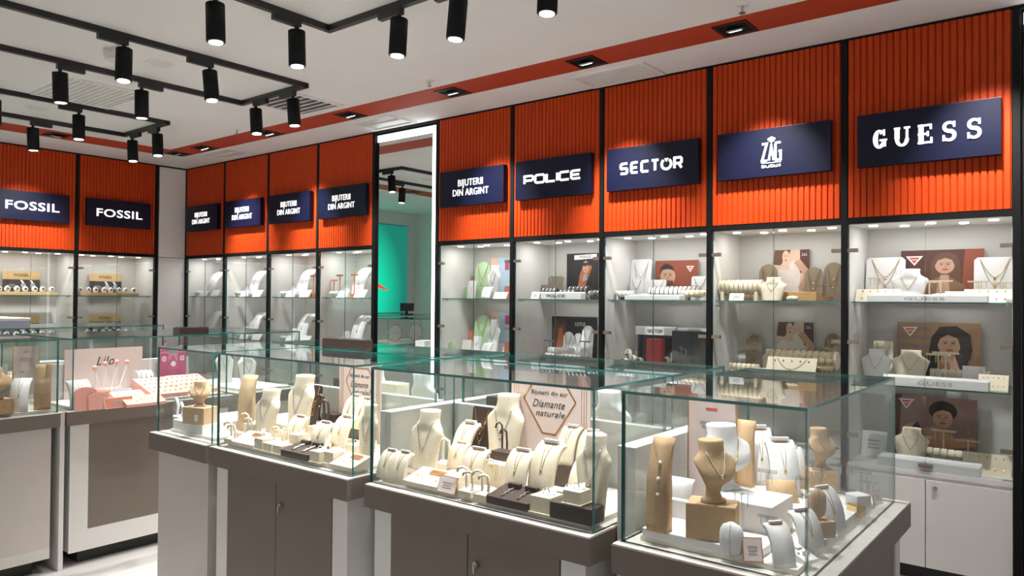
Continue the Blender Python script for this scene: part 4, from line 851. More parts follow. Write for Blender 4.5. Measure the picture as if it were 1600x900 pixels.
gold_case(K1, 1, [
    ('bust', 403, 684, 'd', 46, 76, dict(lab='cream bust with long pendant chain')), ('bust', 507, 656, 'p', 48, 72, dict(lab='tall cream bust in front of the hexagon card')), ('easel', 491, 657, 'p', 22, 56), ('header', 562, 662, ZD, 78, 98, dict(ylim=(-2.466, -2.462))),
    ('tree', 365, 696, 'd', 18, 32), ('tree', 382, 684, 'd', 18, 40, dict(block=False, lab='slim cream two-finger earring stand beside the bust')), ('tree', 480, 656, 'p', 20, 36, dict(lab='cream hook stand beside the brown necklace board')), ('tree', 440, 697, 'd', 16, 30), ('tree', 452, 700, 'd', 16, 36),
    ('ramp', 457, 672, 'p', 20, 30, dict(lab='small cream ramp')), ('ramp', 467, 690, 'p', 26, 38, dict(lab='cream ramp at the plinth corner')), ('ramp', 508, 700, 'p', 27, 40, dict(lab='broad cream ramp')), ('ramp', 530, 699, 'p', 28, 46, dict(lab='tall broad cream ramp')),
    ('block', 558, 692, 'd', 42, 24, dict(lab='low dark brown block under two ramps', d=.06)), ('cuff', 480, 728, 'd', 56, 18), ('tray', 396, 708, 'd', 48, 18, dict(d=.09, lab='wide sloping cream earring tray')), ('tray', 549, 736, 'd', 44, 18, dict(d=.09, lab='sloping cream tray with a copper slot')),
    ('card', 373, 702, 'd', 20, 14), ('card', 507, 706, ZD, 20, 16, dict(lab='small pink copper-edged card behind the bracelet tray')), ('block', 518, 668, 'p', 26, 22, dict(lab='dark brown leather block beside the tall bust')), ('tree', 519, 656, 'p', 22, 40, dict(lab='dark brown two-finger earring stand', m='leather_brown')), ('bust', 598, 728, 'd', 34, 92, dict(lab='upright cream bust against the divider', jewel='silver', xlim=(5.74, 6.585))),
] + [('cube', x, y, s_, w_, h2) for x, y, s_, w_, h2 in ((412, 678, 'd', 16, 20), (420, 688, 'd', 16, 20), (428, 668, 'p', 16, 18), (438, 674, 'p', 16, 18), (444, 686, 'p', 16, 18), (474, 697, 'p', 17, 26), (494, 684, 'p', 20, 28), (423, 714, 'd', 17, 26), (443, 718, 'd', 18, 20), (462, 721, 'd', 18, 20), (504, 736, 'd', 19, 26), (531, 726, 'd', 18, 28), (556, 716, 'd', 18, 32), (572, 706, 'd', 16, 24))])
c = find(f'low dark brown block under two ramps {K1}'); h_ = top_of(c)-ZD
for px, hp, wp in ((562, 48, 20), (571, 46, 20)):
    put('necklace_ramp', f'cream ramp standing on the low dark block {K1}', 'necklace stand', ramp, px, 668, ZD+h_, wp, hp, 'linen_cream', group=f'ramps on the dark block {K1}', on=c)
# pearl case (faces outward to +x)
A_ = .7
gold_case(K3, 1, [
    ('arch', 1032, 828, 'p', 26, 143, dict(lab='tall curved tan slab with three pearl pendants')), ('block', 1062, 818, 'd', 34, 40, dict(lab='small white cube under a white arch', m='leather_white', d=.07)), ('block', 1104, 862, 'p', 70, 56, dict(lab='tan box under the pearl bust', m='suede_tan', d=.085, rz=.25)),
    ('pillow', 1153, 872, 'd', 30, 54, dict(lab='white bracelet pillow beside the tan box')), ('card', 1186, 866, 'd', 30, 36, dict(lab='copper-edged price card beside the pillow', rz=.6)), ('ramp', 1213, 898, 'd', 36, 62, dict(lab='white leather ramp in the front corner', m='leather_white', jewel=None, rz=.9)),
    ('bust', 1146, 758, 1.0, 80, 97, dict(lab='big white bust with a gold rope necklace', m='leather_white', style='ped', jewel='gold', rz=1.0)), ('header', 1112, 772, ZD, 60, 152, dict(cf=True, lab='tall pink card in a copper frame', ylim=(-2.51, -2.50))),
    ('arch', 1168, 730, 'd', 24, 80, dict(lab='tan slab behind the white ramp', dots=0)), ('ramp', 1166, 742, 'd', 34, 76, dict(lab='white ramp beside the pink card', m='leather_white', rz=.5)), ('ramp', 1200, 752, 'd', 40, 76, dict(lab='tall white ramp with a pearl clasp', m='leather_white', rz=.6)), ('ramp', 1225, 756, 'd', 36, 58, dict(lab='lower white ramp behind the corner', m='leather_white', rz=.6)),
    ('acryl', 1180, 830, 'd', 26, 74), ('acryl', 1199, 800, 'd', 22, 66), ('acryl', 1207, 845, 'd', 22, 44), ('acryl', 1282, 778, 'd', 22, 50), ('acryl', 1311, 768, 'd', 22, 44), ('acryl', 1342, 790, 'd', 24, 52), ('acryl', 1361, 800, 'd', 22, 42), ('acryl', 1252, 805, 'd', 18, 60),
    ('ramp', 1221, 783, 'd', 46, 32, dict(lab='low tan ramp for bracelets', m='suede_tan', jewel=None, card=False, rz=.6)), ('card', 1222, 796, 'd', 18, 24, dict(lab='small copper-edged card by the tan ramp', rz=.6)), ('tray', 1254, 884, 'd', 26, 20, dict(lab='sloping white tray in the corner', m='leather_white', rz=1.2, d=.07)),
    ('ramp', 1257, 862, 'd', 40, 62, dict(lab='white ramp between the tray and tan pillow', m='leather_white', rz=1.0)), ('block', 1285, 845, 'p', 42, 26, dict(lab='low tan box under a tan pillow', m='suede_tan', d=.06, rz=.9)), ('ramp', 1304, 832, 'p', 40, 62, dict(lab='white ramp beside the tan pillow', m='leather_white', rz=1.1)),
    ('block', 1272, 766, 'd', 40, 34, dict(lab='small tan box under the far bust', m='suede_tan', d=.07, rz=.6)), ('block', 1346, 810, 'd', 18, 22, dict(lab='small gold mirrored block', m='gold', d=.04, rz=1.)), ('block', 1330, 800, 'd', 26, 30, dict(lab='white block beside the acrylic stands', m='leather_white', d=.05, rz=1.)), ('card', 1380, 790, 'd', 18, 22, dict(lab='small dark-edged card near the glass end', rz=1.1))])
c = find(f'tan box under the pearl bust {K3}'); put('necklace_bust', f'tan bust with pearl drops on the tan box {K3}', 'bust', bust, 1104, 862, top_of(c), 70, 98, 'suede_tan', 'ped', 'pearl', rz=1.0, ylim=(-2.85, -2.5), on=c)
c = find(f'small tan box under the far bust {K3}'); put('necklace_bust', f'tan bust on the small tan box {K3}', 'bust', bust, 1271, 766, top_of(c), 52, 72, 'suede_tan', 'ped', 'silver', rz=1.0, ylim=(-2.85, -2.01), on=c)
c = find(f'small white cube under a white arch {K3}'); put('bracelet_arch', f'white leather arch on the white cube {K3}', 'bracelet stand', ramp, 1066, 818, top_of(c), 34, 32, 'leather_white', None, rz=.0, card=False, ylim=(-2.85, -2.01), on=c)
c = find(f'low tan box under a tan pillow {K3}'); put('bracelet_pillow', f'tan pillow on the low tan box {K3}', 'pillow', pillow, 1280, 845, top_of(c), 32, 52, 'suede_tan', 'gold', rz=.9, ylim=(-2.85, -2.01), on=c)
# figurine case
gold_case(K0, 1, [('block', 300, 674, .95, 40, 26, dict(lab='tan box with a small emblem', m='suede_tan', d=.09, rz=.3)), ('arch', 377, 682, 'd', 22, 84, dict(lab='tall tan slab against the end', dots=0, rz=.4, ylim=(-2.62, -2.58)))])
c = find(f'tan box with a small emblem {K0}'); tb = top_of(c)
box('emblem', 'paper_white', c, .01, .028, -.0465, -.045, .015, .045)
put('necklace_bust', f'tan bust on the tan box {K0}', 'bust', bust, 301, 674, tb, 40, 48, 'suede_tan', 'ped', 'gold', rz=.9, on=c)
for i, (x, y, hh) in enumerate(((270, 672, 32), (280, 668, 26))): put('seahorse_figurine', f'{("taller", "shorter")[i]} white seahorse figurine {K0}', 'figurine', figurine, x, y, .95, 11, hh, ylim=(-2.80, -2.52))
for i, (x, y, w_, hh) in enumerate(((337, 674, 30, 20), (352, 668, 26, 34))): put('white_cushion', f'{("low", "tall")[i]} white padded cushion block {K0}', 'cushion', pillow, x, y, ZD, w_, hh, 'leather_white', ylim=(-2.45, -2.2), xlim=(5.22, 5.62))
# rear cases: busts and boxes glimpsed over the partition
for i, (X, Y, K) in enumerate(((6.0, -2.2, K1), (7.0, -2.2, K2))):
    for j, dx in enumerate((0, .32)):
        t = thing('necklace_bust', f'white bust seen over the partition in the rear case {K}', 'bust', (X+dx, Y, ZD), PI, f'rear busts {K}'); bust(t, .17, .30, 'leather_white', 'tall', 'silver')
    t = thing('jewellery_box', f'cream box behind the partition in the rear case {K}', 'box', (X+.16, Y-.06, ZD), 0); block(t, .14, .245, 'linen_cream', .08)
    t = thing('jewellery_box', f'dark brown box behind the partition in the rear case {K}', 'box', (X-.16, Y-.06, ZD), 0); block(t, .14, .24, 'leather_brown', .08)
# dark trays lying on glass tops, lavender box
for X, Y, l, dd, lb in ((5.86, -2.29, .30, .07, 'dark brown leather tray lying on the front counter glass'), (4.06, -2.12, .09, .20, 'dark brown leather tray lying on the pink case glass')):
    t = thing('leather_tray', lb, 'tray', (X, Y, ZG)); box('tray_body', 'leather_brown', t, -l/2, l/2, -dd/2, dd/2, 0, .046, .003); box('tray_inlay', 'screen_black', t, -l/2+.012, l/2-.012, -dd/2+.012, dd/2-.012, .046, .048)
t = thing('lavender_box', 'flat lavender box lying on the long glass case by the cabinets', 'box', (2.0, -2.72, ZG)); box('box_body', 'lavender', t, -.28, .40, -.22, .22, 0, .055, .003); box('box_lid', 'paper_white', t, -.285, .405, -.225, .225, .055, .075, .003)
# pink case (faces +x)
Q = PI/2
put('necklace_bust', f'pink suede bust on a pink block {KP}', 'bust', bust, 146, 611, ZD, 30, 46, 'pink_suede', 'ped', 'silver', rz=Q+.2)
put('earring_card', f'white curved earring card at the glass end {KP}', 'earring card', ramp, 112, 637, ZD, 20, 40, 'leather_white', rz=Q, card=False)
for x, y, w_, h2 in ((134, 641, 19, 36), (154, 640, 18, 26)): put('earring_disc', f'rounded pink suede earring stand {KP}', 'earring stand', easel, x, y, ZD, w_, h2, 'pink_suede', 'silver', rz=Q, rounded=True, strands=0, group='rounded pink stands')
put('header_card', f'large white header card with handwritten name {KP}', 'card', lambda t, w_, h2: (box('board', 'paper_pink', t, -w_/2, w_/2, -.002, .002, 0, h2), [setattr(v.co, 'x', v.co.x+v.co.y*.3) for o in [text('Lilo', w_*.22, h2*.18, 'ink', t, (w_*.02, -.003, h2*.74), th=.0005)] for v in o.data.vertices]), 163, 606, ZD, 72, 62, rz=Q, xlim=(3.755, 3.80))
put('crown_stand', f'white crown-shaped earring stand with pink tips {KP}', 'earring stand', crown_stand, 181, 606, ZD, 34, 42, rz=Q, xlim=(3.84, 3.86))
put('bracelet_roll', f'white roll card beside the crown {KP}', 'bracelet stand', roll, 219, 604, ZD, 14, 26, 'leather_white', 3, 'silver', rz=Q, xlim=(3.775, 3.78))
put('bracelet_roll', f'pink ribbed bracelet roll {KP}', 'bracelet stand', roll, 172, 624, ZD, 24, 18, 'pink_suede', 5, 'pink_suede', rz=Q)
put('price_card', f'pale blue folded price card {KP}', 'card', card, 192, 623, ZD, 20, 16, (), 'blue_card', 'paper_white', rz=Q); put('price_card', f'pink card with a white border {KP}', 'card', card, 187, 637, ZD, 27, 17, (), 'salmon', 'paper_white', rz=Q)
for i, (x, y, w_, h2) in enumerate(((206, 622, 30, 12), (224, 633, 38, 15))): put('ring_tray', f'{("small", "wide")[i]} pink tray of rows of rings {KP}', 'tray', tray, x, y, ZD, w_, h2, 'pink_suede', rz=Q, d=.09, pieces=6, metal='silver', flap=False)
for i, Y in enumerate((-2.325, -2.075)):
    t = thing('earring_pad', f'sloping pink pad dotted with earrings {KP}', 'tray', (3.945, Y, ZD), Q, 'sloping pink earring pads'); dotted_pad(t, .235, .27, .105, 'pink_suede'); REG.append(t)
tag(box('back_ledge', 'leather_white', None, 3.746, 3.805, -2.215, -1.975, ZD, .992, .002), 'narrow white ledge under the magenta castle', 'ledge')
t = thing('toy_castle', f'magenta cut-out castle with flags {KP}', 'castle', (3.78, -2.095, .992), Q); castle(t, .185, .262)
# case beside the pink case
put('header_card', f'tall pink copper-edged card {KC}', 'card', header, 40, 625, ZD, 22, 84, rz=Q, copper_frame=True, xlim=(3.6, 4.1))
put('necklace_slab', f'tall curved tan slab {KC}', 'necklace stand', arch_slab, 58, 640, ZD, 20, 70, 'suede_tan', rz=Q-.5, dots=0)
put('necklace_ramp', f'white curved ramp {KC}', 'necklace stand', ramp, 42, 641, ZD, 24, 50, 'leather_white', rz=Q-.6, card=False)
put('display_block', f'tan box below a tan bust {KC}', 'block', block, 6, 650, ZD, 30, 24, 'suede_tan', rz=Q)
c = find(f'tan box below a tan bust {KC}'); put('necklace_bust', f'tan bust standing on the tan box {KC}', 'bust', bust, 6, 650, top_of(c), 36, 56, 'suede_tan', 'ped', 'pearl', rz=Q, on=c)
put('acrylic_stand', f'clear acrylic earring stand {KC}', 'earring stand', tstand, 22, 640, ZD, 16, 60, ACR, 'silver', 3, rz=Q)
# case beyond, third island: white pieces
for i, (x, y) in enumerate(((3.6, -1.6), (3.9, -1.6))): t = thing('necklace_bust', 'white bust in the end case beyond the pink jewellery', 'bust', (x, y, ZD), Q, 'white busts beyond the pink case'); bust(t, .15, .24, 'leather_white', 'tall', 'silver')
for i in range(3): t = thing('watch_box', 'white watch box in the long case by the bold-lettered cabinets', 'box', (2.2, -2.7+.4*i, ZD), Q, 'white boxes in the long case'); block(t, .2, .12, 'paper_white', .16)
for i in range(2): t = thing('teardrop_board', 'white teardrop bracelet board on the cash desk', 'bracelet board', (.62, -2.85-.42*i, ZD), Q, 'teardrop boards'); teardrop(t, .30, .26)
t = thing('cash_monitor', 'small black monitor standing on the cash desk', 'monitor', (.55, -3.15, ZG), Q+.3); box('monitor_base', 'black_satin', t, -.08, .08, -.06, .06, 0, .01); box('monitor_neck', 'black_satin', t, -.015, .015, .0, .02, .01, .08); box('monitor_screen', 'screen_black', t, -.11, .11, -.015, .01, .05, .17, .003)

# ------------------------------------------------------------------ contents of the wall cabinets
YL = (.06, .40)
def wall_items(K, bayi, arr, items):
    X0, X1 = arr[bayi]+.03, arr[bayi+1]-.03
    for kind, px, py, z, wp, hp, *r in items:
        ex = dict(r[0]) if r else {}; lab = ex.pop('lab', None); m = ex.pop('m', 'linen_cream'); lims = dict(ylim=ex.pop('ylim', YL), xlim=(X0, X1), yat=(ex.pop('yat', None) or {'easel': .34, 'bust': .22, 'roll': .17, 'tst': .27, 'board': .11, 'riser': .13, 'block': .22, 'card': .08, 'pillow': .14, 'watch': .15, 'ramp': .16}.get(kind)) if z == S1 else None); metal = ex.pop('metal', 'gold'); g = f'{kind} pieces {K}'; rz = ex.pop('rz', 0)
        if kind == 'poster': put('poster', f'{lab} {K}', 'poster', poster, px, py, z, wp*.93, hp, ex['style'], yat=.43, xlim=(X0, X1))
        if kind == 'easel': put('necklace_board', f'{lab or "white necklace board"} {K}', 'necklace stand', easel, px, py, z, wp, hp, m, metal, group=g, rz=rz, **ex, **lims)
        if kind == 'bust': put('necklace_bust', f'{lab or "cream bust"} {K}', 'bust', bust, px, py, z, wp, hp, m, ex.get('style', 'tall'), metal, rz=rz, group=g, **lims)
        if kind == 'roll': put('bracelet_roll', f'{lab or "white bracelet roll"} {K}', 'bracelet stand', roll, px, py, z, wp, hp, m, ex.get('n', 6), metal, group=g, rz=rz, **lims)
        if kind == 'tst': put('earring_stand', f'{lab or "white T-shaped earring stand"} {K}', 'earring stand', tstand, px, py, z, wp, hp, m, metal, group=g, **lims)
        if kind == 'board': put('earring_board', f'{lab or "sloping cream earring board"} {K}', 'earring board', board, px, py, z, wp, hp, m, metal=metal, group=g, rz=rz, **ex, **lims)
        if kind == 'riser': put('brand_riser', f'{lab or "long white riser with lettering"} {K}', 'riser', riser, px, py, z, wp, hp, m, rz=rz, **ex, **lims)
        if kind == 'block': put('display_block', f'{lab} {K}', 'block', block, px, py, z, wp, hp, m, rz=rz, **ex, **lims)
        if kind == 'card': put('price_card', f'{lab or "small white price card"} {K}', 'card', card, px, py, z, wp, hp, ex.get('lines', ()), ex.get('face', 'paper_white'), ex.get('edge', 'paper_white'), **lims)
        if kind == 'pillow': put('bracelet_pillow', f'{lab or "white bracelet pillow"} {K}', 'pillow', pillow, px, py, z, wp, hp, m, metal, **lims)
        if kind == 'watch': put('wrist_watch', f'{lab or "watch on a white cushion"} {K}', 'watch', watch_cuff, px, py, z, wp, hp, m, ex.get('dial', 'ink'), group=g, rz=rz, **lims)
        if kind == 'ramp': put('necklace_ramp', f'{lab or "white oval necklace ramp"} {K}', 'necklace stand', ramp, px, py, z, wp, hp, m, metal, rz=rz, group=g, card=False, **lims)
W5 = 'under the serif sign'; CR = 'linen_cream'; WH = 'leather_white'
U, MID, LOW = 'on the upper shelf', 'on the middle shelf', 'on the bottom ledge'
wall_items(f'{U} {W5}', 4, NX, [('easel', 1382, 450, S1, 44, 70, dict(m=WH, rounded=False, strands=2)), ('easel', 1554, 450, S1, 44, 72, dict(m=WH, strands=2)), ('poster', 1471, 456, S1, 96, 82, dict(lab='poster of a person in a brown coat', style='coat')), ('bust', 1424, 464, S1, 42, 52, dict(m=WH)), ('tst', 1466, 452, S1, 26, 34), ('tst', 1447, 464, S1, 24, 33), ('tst', 1371, 458, S1, 22, 38), ('tst', 1532, 455, S1, 24, 34), ('tst', 1566, 460, S1, 26, 32),
    ('roll', 1414, 466, S1, 28, 15, dict(m=CR, n=3, yat=.21)), ('roll', 1388, 455, S1, 30, 14, dict(m=CR)), ('board', 1365, 473, S1, 50, 23), ('board', 1544, 474, S1, 52, 25), ('board', 1497, 464, S1, 30, 20, dict(lab='small cream board with silver pieces', cols=2, metal='silver')), ('pillow', 1468, 462, S1, 26, 14, dict(metal='gold')), ('riser', 1450, 474, S1, 128, 10, dict(lab='long white lettered riser', m=WH, label_='GUESS', d=.10))])
wall_items(f'{MID} {W5}', 4, NX, [('poster', 1466, 588, S2, 97, 92, dict(lab='poster of a dark-haired person before bricks', style='dark_hair')), ('bust', 1424, 594, S2, 42, 48), ('tst', 1484, 580, S2, 28, 32), ('tst', 1461, 582, S2, 26, 30), ('roll', 1476, 597, S2, 62, 22, dict(m=CR, n=8, metal='silver')), ('board', 1523, 603, S2, 24, 32, dict(lab='upright white earring board', m=WH, lean=.2, cols=3, rows=3)), ('board', 1549, 612, S2, 32, 28), ('board', 1368, 590, S2, 46, 18, dict(lab='low white sloping tray', m=WH, chainy=True, rows=1)), ('bust', 1372, 580, S2, 34, 36, dict(lab='small white bust', m=WH, metal='silver')), ('easel', 1392, 572, S2, 22, 40, dict(m=CR)), ('riser', 1463, 612, S2, 110, 14, dict(lab='long white lettered riser', m=WH, label_='GUESS', d=.10)), ('roll', 1400, 600, S2, 30, 14, dict(lab='short white bracelet roll', m=WH, n=4, metal='silver'))])
wall_items(f'{LOW} {W5}', 4, NX, [('poster', 1460, 712, S3, 97, 96, dict(lab='poster of a person with hair tied up', style='updo')), ('bust', 1423, 722, S3, 40, 52), ('pillow', 1421, 722, S3, 22, 14, dict(lab='small cushion in front of the bust', metal='silver')), ('tst', 1452, 712, S3, 26, 30), ('tst', 1471, 705, S3, 26, 34), ('tst', 1500, 710, S3, 26, 24), ('roll', 1473, 726, S3, 64, 22, dict(m=CR, n=8, metal='silver')), ('board', 1538, 749, S3, 52, 36, dict(lab='wide cream earring board')), ('riser', 1450, 738, S3, 110, 14, dict(lab='plain white riser', m=WH, d=.12)), ('card', 1355, 712, S3, 28, 40, dict(lab='white framed picture card'))])
W4 = 'under the crowned logo sign'; TS = 'taupe_suede'
wall_items(f'{U} {W4}', 3, NX, [('poster', 1236, 455, S1, 48, 80, dict(lab='poster of a person in white', style='white_dress')), ('easel', 1197, 464, S1, 22, 58, dict(lab='taupe rounded necklace board', m=TS, rounded=True, strands=3)), ('easel', 1271, 458, S1, 22, 54, dict(lab='taupe rounded necklace board', m=TS, rounded=True, strands=3)), ('easel', 1297, 466, S1, 22, 62, dict(lab='taupe rounded necklace board', m=TS, rounded=True, strands=3)), ('roll', 1158, 464, S1, 52, 32, dict(lab='cream bracelet roll on a tall stand', m=CR, n=9)), ('bust', 1221, 465, S1, 32, 36, dict(lab='low cream bust with gold necklaces', metal='gold')), ('block', 1212, 471, S1, 118, 7, dict(lab='long wooden plinth', m='wood', d=.14)), ('block', 1254, 463, S1, 48, 14, dict(lab='stacked wooden ring box', m='wood', d=.10)), ('card', 1154, 468, S1, 18, 12), ('tst', 1139, 468, S1, 16, 24, dict(m=ACR)), ('tst', 1180, 462, S1, 16, 26, dict(m=ACR)), ('tst', 1292, 470, S1, 20, 24, dict(m=ACR)), ('pillow', 1244, 452, S1, 14, 8, dict(lab='small white ring pad', metal='gold')), ])
wall_items(f'{MID} {W4}', 3, NX, [('poster', 1242, 568, S2, 48, 78, dict(lab='poster of a person in white', style='white_dress')), ('easel', 1180, 574, S2, 20, 52, dict(lab='taupe rounded board with gold chains', m=TS, rounded=True)), ('easel', 1302, 580, S2, 20, 60, dict(lab='taupe rounded board with gold chains', m=TS, rounded=True)), ('roll', 1262, 572, S2, 76, 26, dict(lab='cream roll of gold bracelets', m=CR, n=10)), ('board', 1232, 590, S2, 60, 34, dict(lab='cream board with heavy gold chains', chainy=True, lean=.5, rows=1)), ('bust', 1204, 580, S2, 20, 34, dict(lab='cream bust with layered gold chains')), ('roll', 1163, 584, S2, 36, 16, dict(lab='low cream roll of gold bangles', m=CR)), ('card', 1190, 596, S2, 18, 12), ('card', 1144, 566, S2, 12, 16, dict(lab='white earring card')), ('roll', 1284, 590, S2, 30, 18, dict(lab='taupe roll of gold bangles', m=TS))])
W3 = 'under the notched-O sign'
wall_items(f'{U} {W3}', 2, NX, [('poster', 1057, 448, S1, 62, 62, dict(lab='poster of a bearded person in navy', style='man')), ('easel', 993, 456, S1, 28, 64, dict(m=WH, metal='silver', strands=3, lab='tall white necklace board')), ('easel', 998, 459, S1, 18, 34, dict(m=WH, metal='silver', lab='lower white necklace board')), ('easel', 1092, 460, S1, 22, 38, dict(m=WH, lab='white board with a gold chain')), ('easel', 1026, 458, S1, 22, 32, dict(m=WH, metal='silver', lab='white board beside the rolls')), ('roll', 1062, 452, S1, 42, 22, dict(m=WH, n=7, metal='ink')), ('roll', 1040, 458, S1, 42, 20, dict(m=WH, n=7, metal='ink')), ('roll', 975, 464, S1, 24, 14, dict(lab='small white roll of bracelets', m=WH, n=4, metal='silver')), ('roll', 1088, 468, S1, 34, 16, dict(lab='cream roll of gold bracelets', n=5)), ('riser', 1027, 468, S1, 74, 7, dict(lab='long white riser', m=WH, d=.08)), ('pillow', 1009, 462, S1, 14, 10, dict(metal='silver')), ('block', 975, 467, S1, 26, 4, dict(lab='flat black base', m='ink', d=.06))])
wall_items(f'{MID} {W3}', 2, NX, [('block', 1024, 556, S2, 56, 40, dict(lab='black watch display back panel', m='screen_black', d=.02, ylim=(.34, .36))), ('block', 1083, 557, S2, 44, 40, dict(lab='second black watch display back panel', m='screen_black', d=.02, ylim=(.34, .36))), ('block', 1037, 560, S2, 20, 32, dict(lab='red watch box', m='red_box', d=.06)), ('block', 1099, 562, S2, 14, 32, dict(lab='second red watch box', m='red_box', d=.06)), ('watch', 1033, 562, S2, 14, 17, dict(lab='tall cream cushion with a watch', m=CR))] + [('watch', 970+13*i, 566-(i % 2)*4, S2, 11, 9, dict(dial='ink')) for i in range(11)] + [('watch', 985+13*i, 556-(i % 2)*3, S2, 11, 9, dict(dial='ink')) for i in range(9)])
for x, w_ in ((1024, 54), (1083, 40)):
    p = pix(x, 557, S2); t = put('brand_plate', 'white lettered plate standing on the black watch panels', 'sign', riser, x, 557, S2+metres(40, p)+.0, w_, 12, WH, 'SECTOR', .02, 'ink', True, group='white plates on the watch panels', ylim=(.345, .355), xlim=(NX[2]+.03, NX[3]-.03))
W2 = 'under the wide-letter sign'
wall_items(f'{U} {W2}', 1, NX, [('poster', 910, 456, S1, 50, 72, dict(lab='dark poster of a person in sunglasses', style='night')), ('easel', 861, 456, S1, 22, 36, dict(lab='taupe necklace board', m=TS, metal='silver')), ('roll', 858, 460, S1, 22, 17, dict(lab='black and silver bracelet roll', m='ink', n=4, metal='silver')), ('roll', 898, 459, S1, 30, 20, dict(lab='wide black and silver bracelet roll', m='ink', n=5, metal='silver')), ('roll', 888, 446, S1, 24, 14, dict(lab='raised black bracelet roll', m='ink', n=4, metal='silver')), ('roll', 928, 452, S1, 16, 14, dict(lab='short black bracelet roll', m='ink', n=3, metal='silver')), ('riser', 876, 467, S1, 72, 10, dict(lab='silver lettered riser', m=WH, label_='POLICE', d=.07, strokes=True, ink='ink')), ('easel', 833, 464, S1, 10, 22, dict(lab='small grey earring card', m='grey_fabric', strands=1, metal='silver')), ('watch', 925, 465, S1, 12, 12, dict(lab='gold watch on a black stand', m='ink', dial='gold')), ('card', 840, 467, S1, 12, 12)])
wall_items(f'{MID} {W2}', 1, NX, [('poster', 897, 552, S2, 72, 64, dict(lab='black poster with a red photo strip', style='night2')), ('easel', 917, 550, S2, 16, 42, dict(lab='white shaped necklace board', m=WH, rounded=True, metal='silver')), ('easel', 897, 550, S2, 14, 32, dict(lab='low white board with black pendants', m=WH, rounded=True, metal='ink')), ('easel', 905, 550, S2, 14, 30, dict(lab='low white board with black pendants', m=WH, rounded=True, metal='ink')), ('roll', 886, 555, S2, 34, 13, dict(lab='white ring roll', m=WH, n=8, metal='silver')), ('tst', 842, 553, S2, 14, 22, dict(m='grey_fabric', metal='silver', lab='grey earring stand')), ('tst', 923, 556, S2, 14, 24, dict(m='grey_fabric', metal='silver', lab='grey earring stand')), ('roll', 886, 560, S2, 50, 8, dict(lab='lower white ring roll', m=WH, n=8, metal='silver'))])
W1 = 'beside the lit mirror'; PG = 'pastel_green'; SA = 'salmon'
for z, K, dy in ((S1, f'{U} {W1}', 0), (S2, f'{MID} {W1}', 88)):
    wall_items(K, 0, NX, [('poster', 781, 460+dy*.98, z, 32, 64, dict(lab='pastel poster with a blue sky', style='pastel')), ('easel', 751, 462+dy, z, 24, 58, dict(lab='green shaped necklace board', m=PG, rounded=True)), ('easel', 731, 461+dy, z, 14, 36, dict(lab='salmon upright necklace board', m=SA, rounded=True, strands=1)), ('bust', 771, 463+dy, z, 20, 52, dict(lab='white bust', m=WH, metal='silver')), ('easel', 704, 464+dy, z, 11, 18, dict(lab='small green earring board', m=PG, strands=0, rounded=True)), ('easel', 728, 463+dy, z, 14, 20, dict(lab='white earring card', m=WH, strands=0)), ('easel', 743, 465+dy, z, 13, 28, dict(lab='taller white earring card', m=WH, strands=1, metal='silver')), ('ramp', 762, 466+dy, z, 14, 18, dict(lab='low white ramp', m=WH, metal='silver')), ('easel', 792, 466+dy, z, 10, 20, dict(lab='small salmon earring card', m=SA, strands=0)), ('board', 780, 458+dy, z, 20, 12, dict(lab='white ring board', m=WH, metal='silver'))])
FN = ['beside the corner pilaster', 'of the second far cabinet', 'of the third far cabinet', 'of the mirror-side far cabinet']
for i in range(4):
    c = (FX[i]+FX[i+1])/2
    for z, U_ in ((S1, U), (S2, MID)):
        K = f'{U_} {FN[i]}'
        sl = (CAM.x-c)/-CAM.y
        for nm, lb, ct, fn, ax, dy, a in (('necklace_ramp', 'tall white oval necklace ramp', 'necklace stand', lambda t: ramp(t, .16, .30, WH, 'silver', card=False), .28, .22, 0), ('earring_card', 'small white earring card', 'earring card', lambda t: easel(t, .09, .14, WH, 'silver', strands=1), .02, .17, 0), ('earring_board', 'low white earring tray', 'earring board', lambda t: board(t, .16, .09, WH, metal='silver'), .20, .06, 0), ('earring_board', 'white ring tray beside the low one', 'earring board', lambda t: board(t, .15, .08, WH, metal='silver'), -.06, .06, 0), ('bracelet_roll', 'thin white bracelet roll', 'bracelet stand', lambda t: roll(t, .13, .06, WH, 5, 'silver'), -.12, .10, 0)):
            t = thing(nm, f'{lb} {K}', ct, (max(c+ax-dy*sl, FX[i]+.12), dy, z), a); fn(t); REG.append(t)
        if i >= 2 and z == S1:
            for ax in ((.36,) if i == 2 else (-.20, -.12, .16)):
                t = thing('earring_stand', f'orange-red T-shaped stand {K}', 'earring stand', (max(c+ax-.13*sl, FX[i]+.08), .13, z), 0, 'orange-red T stands'); tstand(t, .10, .18+.05*(ax > -.15), 'orange_stand', 'silver', 2); REG.append(t)
for j, (y0, KB) in enumerate(((-1.24, 'of the pilaster-side watch cabinet'), (-2.112, 'of the outer watch cabinet'))):
    for z, U_ in ((S1, U), (S2, MID)):
        yc = y0+.43; X = -.20
        t = thing('poster', f'kraft-topped watch poster {U_} {KB}', 'poster', (-.42, yc+.06, z+.02), Q); poster(t, .36, .24, 'watches')
        box('poster_foot', 'kraft', t, -.18, .18, -.02, .03, -.02, 0)
        t = thing('watch_plinth', f'long wooden watch plinth {U_} {KB}', 'plinth', (X, yc-.02, z), Q); riser(t, .66, .03, 'kraft', None, .16)
        for k in range(8):
            t = thing('wrist_watch', f'watch on a white cushion {U_} {KB}', 'watch', (X+.02*(k % 2), yc-.31+.083*k, z+.036 if False else z+.03), Q, f'watches {U_} {KB}'); watch_cuff(t, .06, .065, WH, 'gold' if k % 3 == 0 else 'ink')

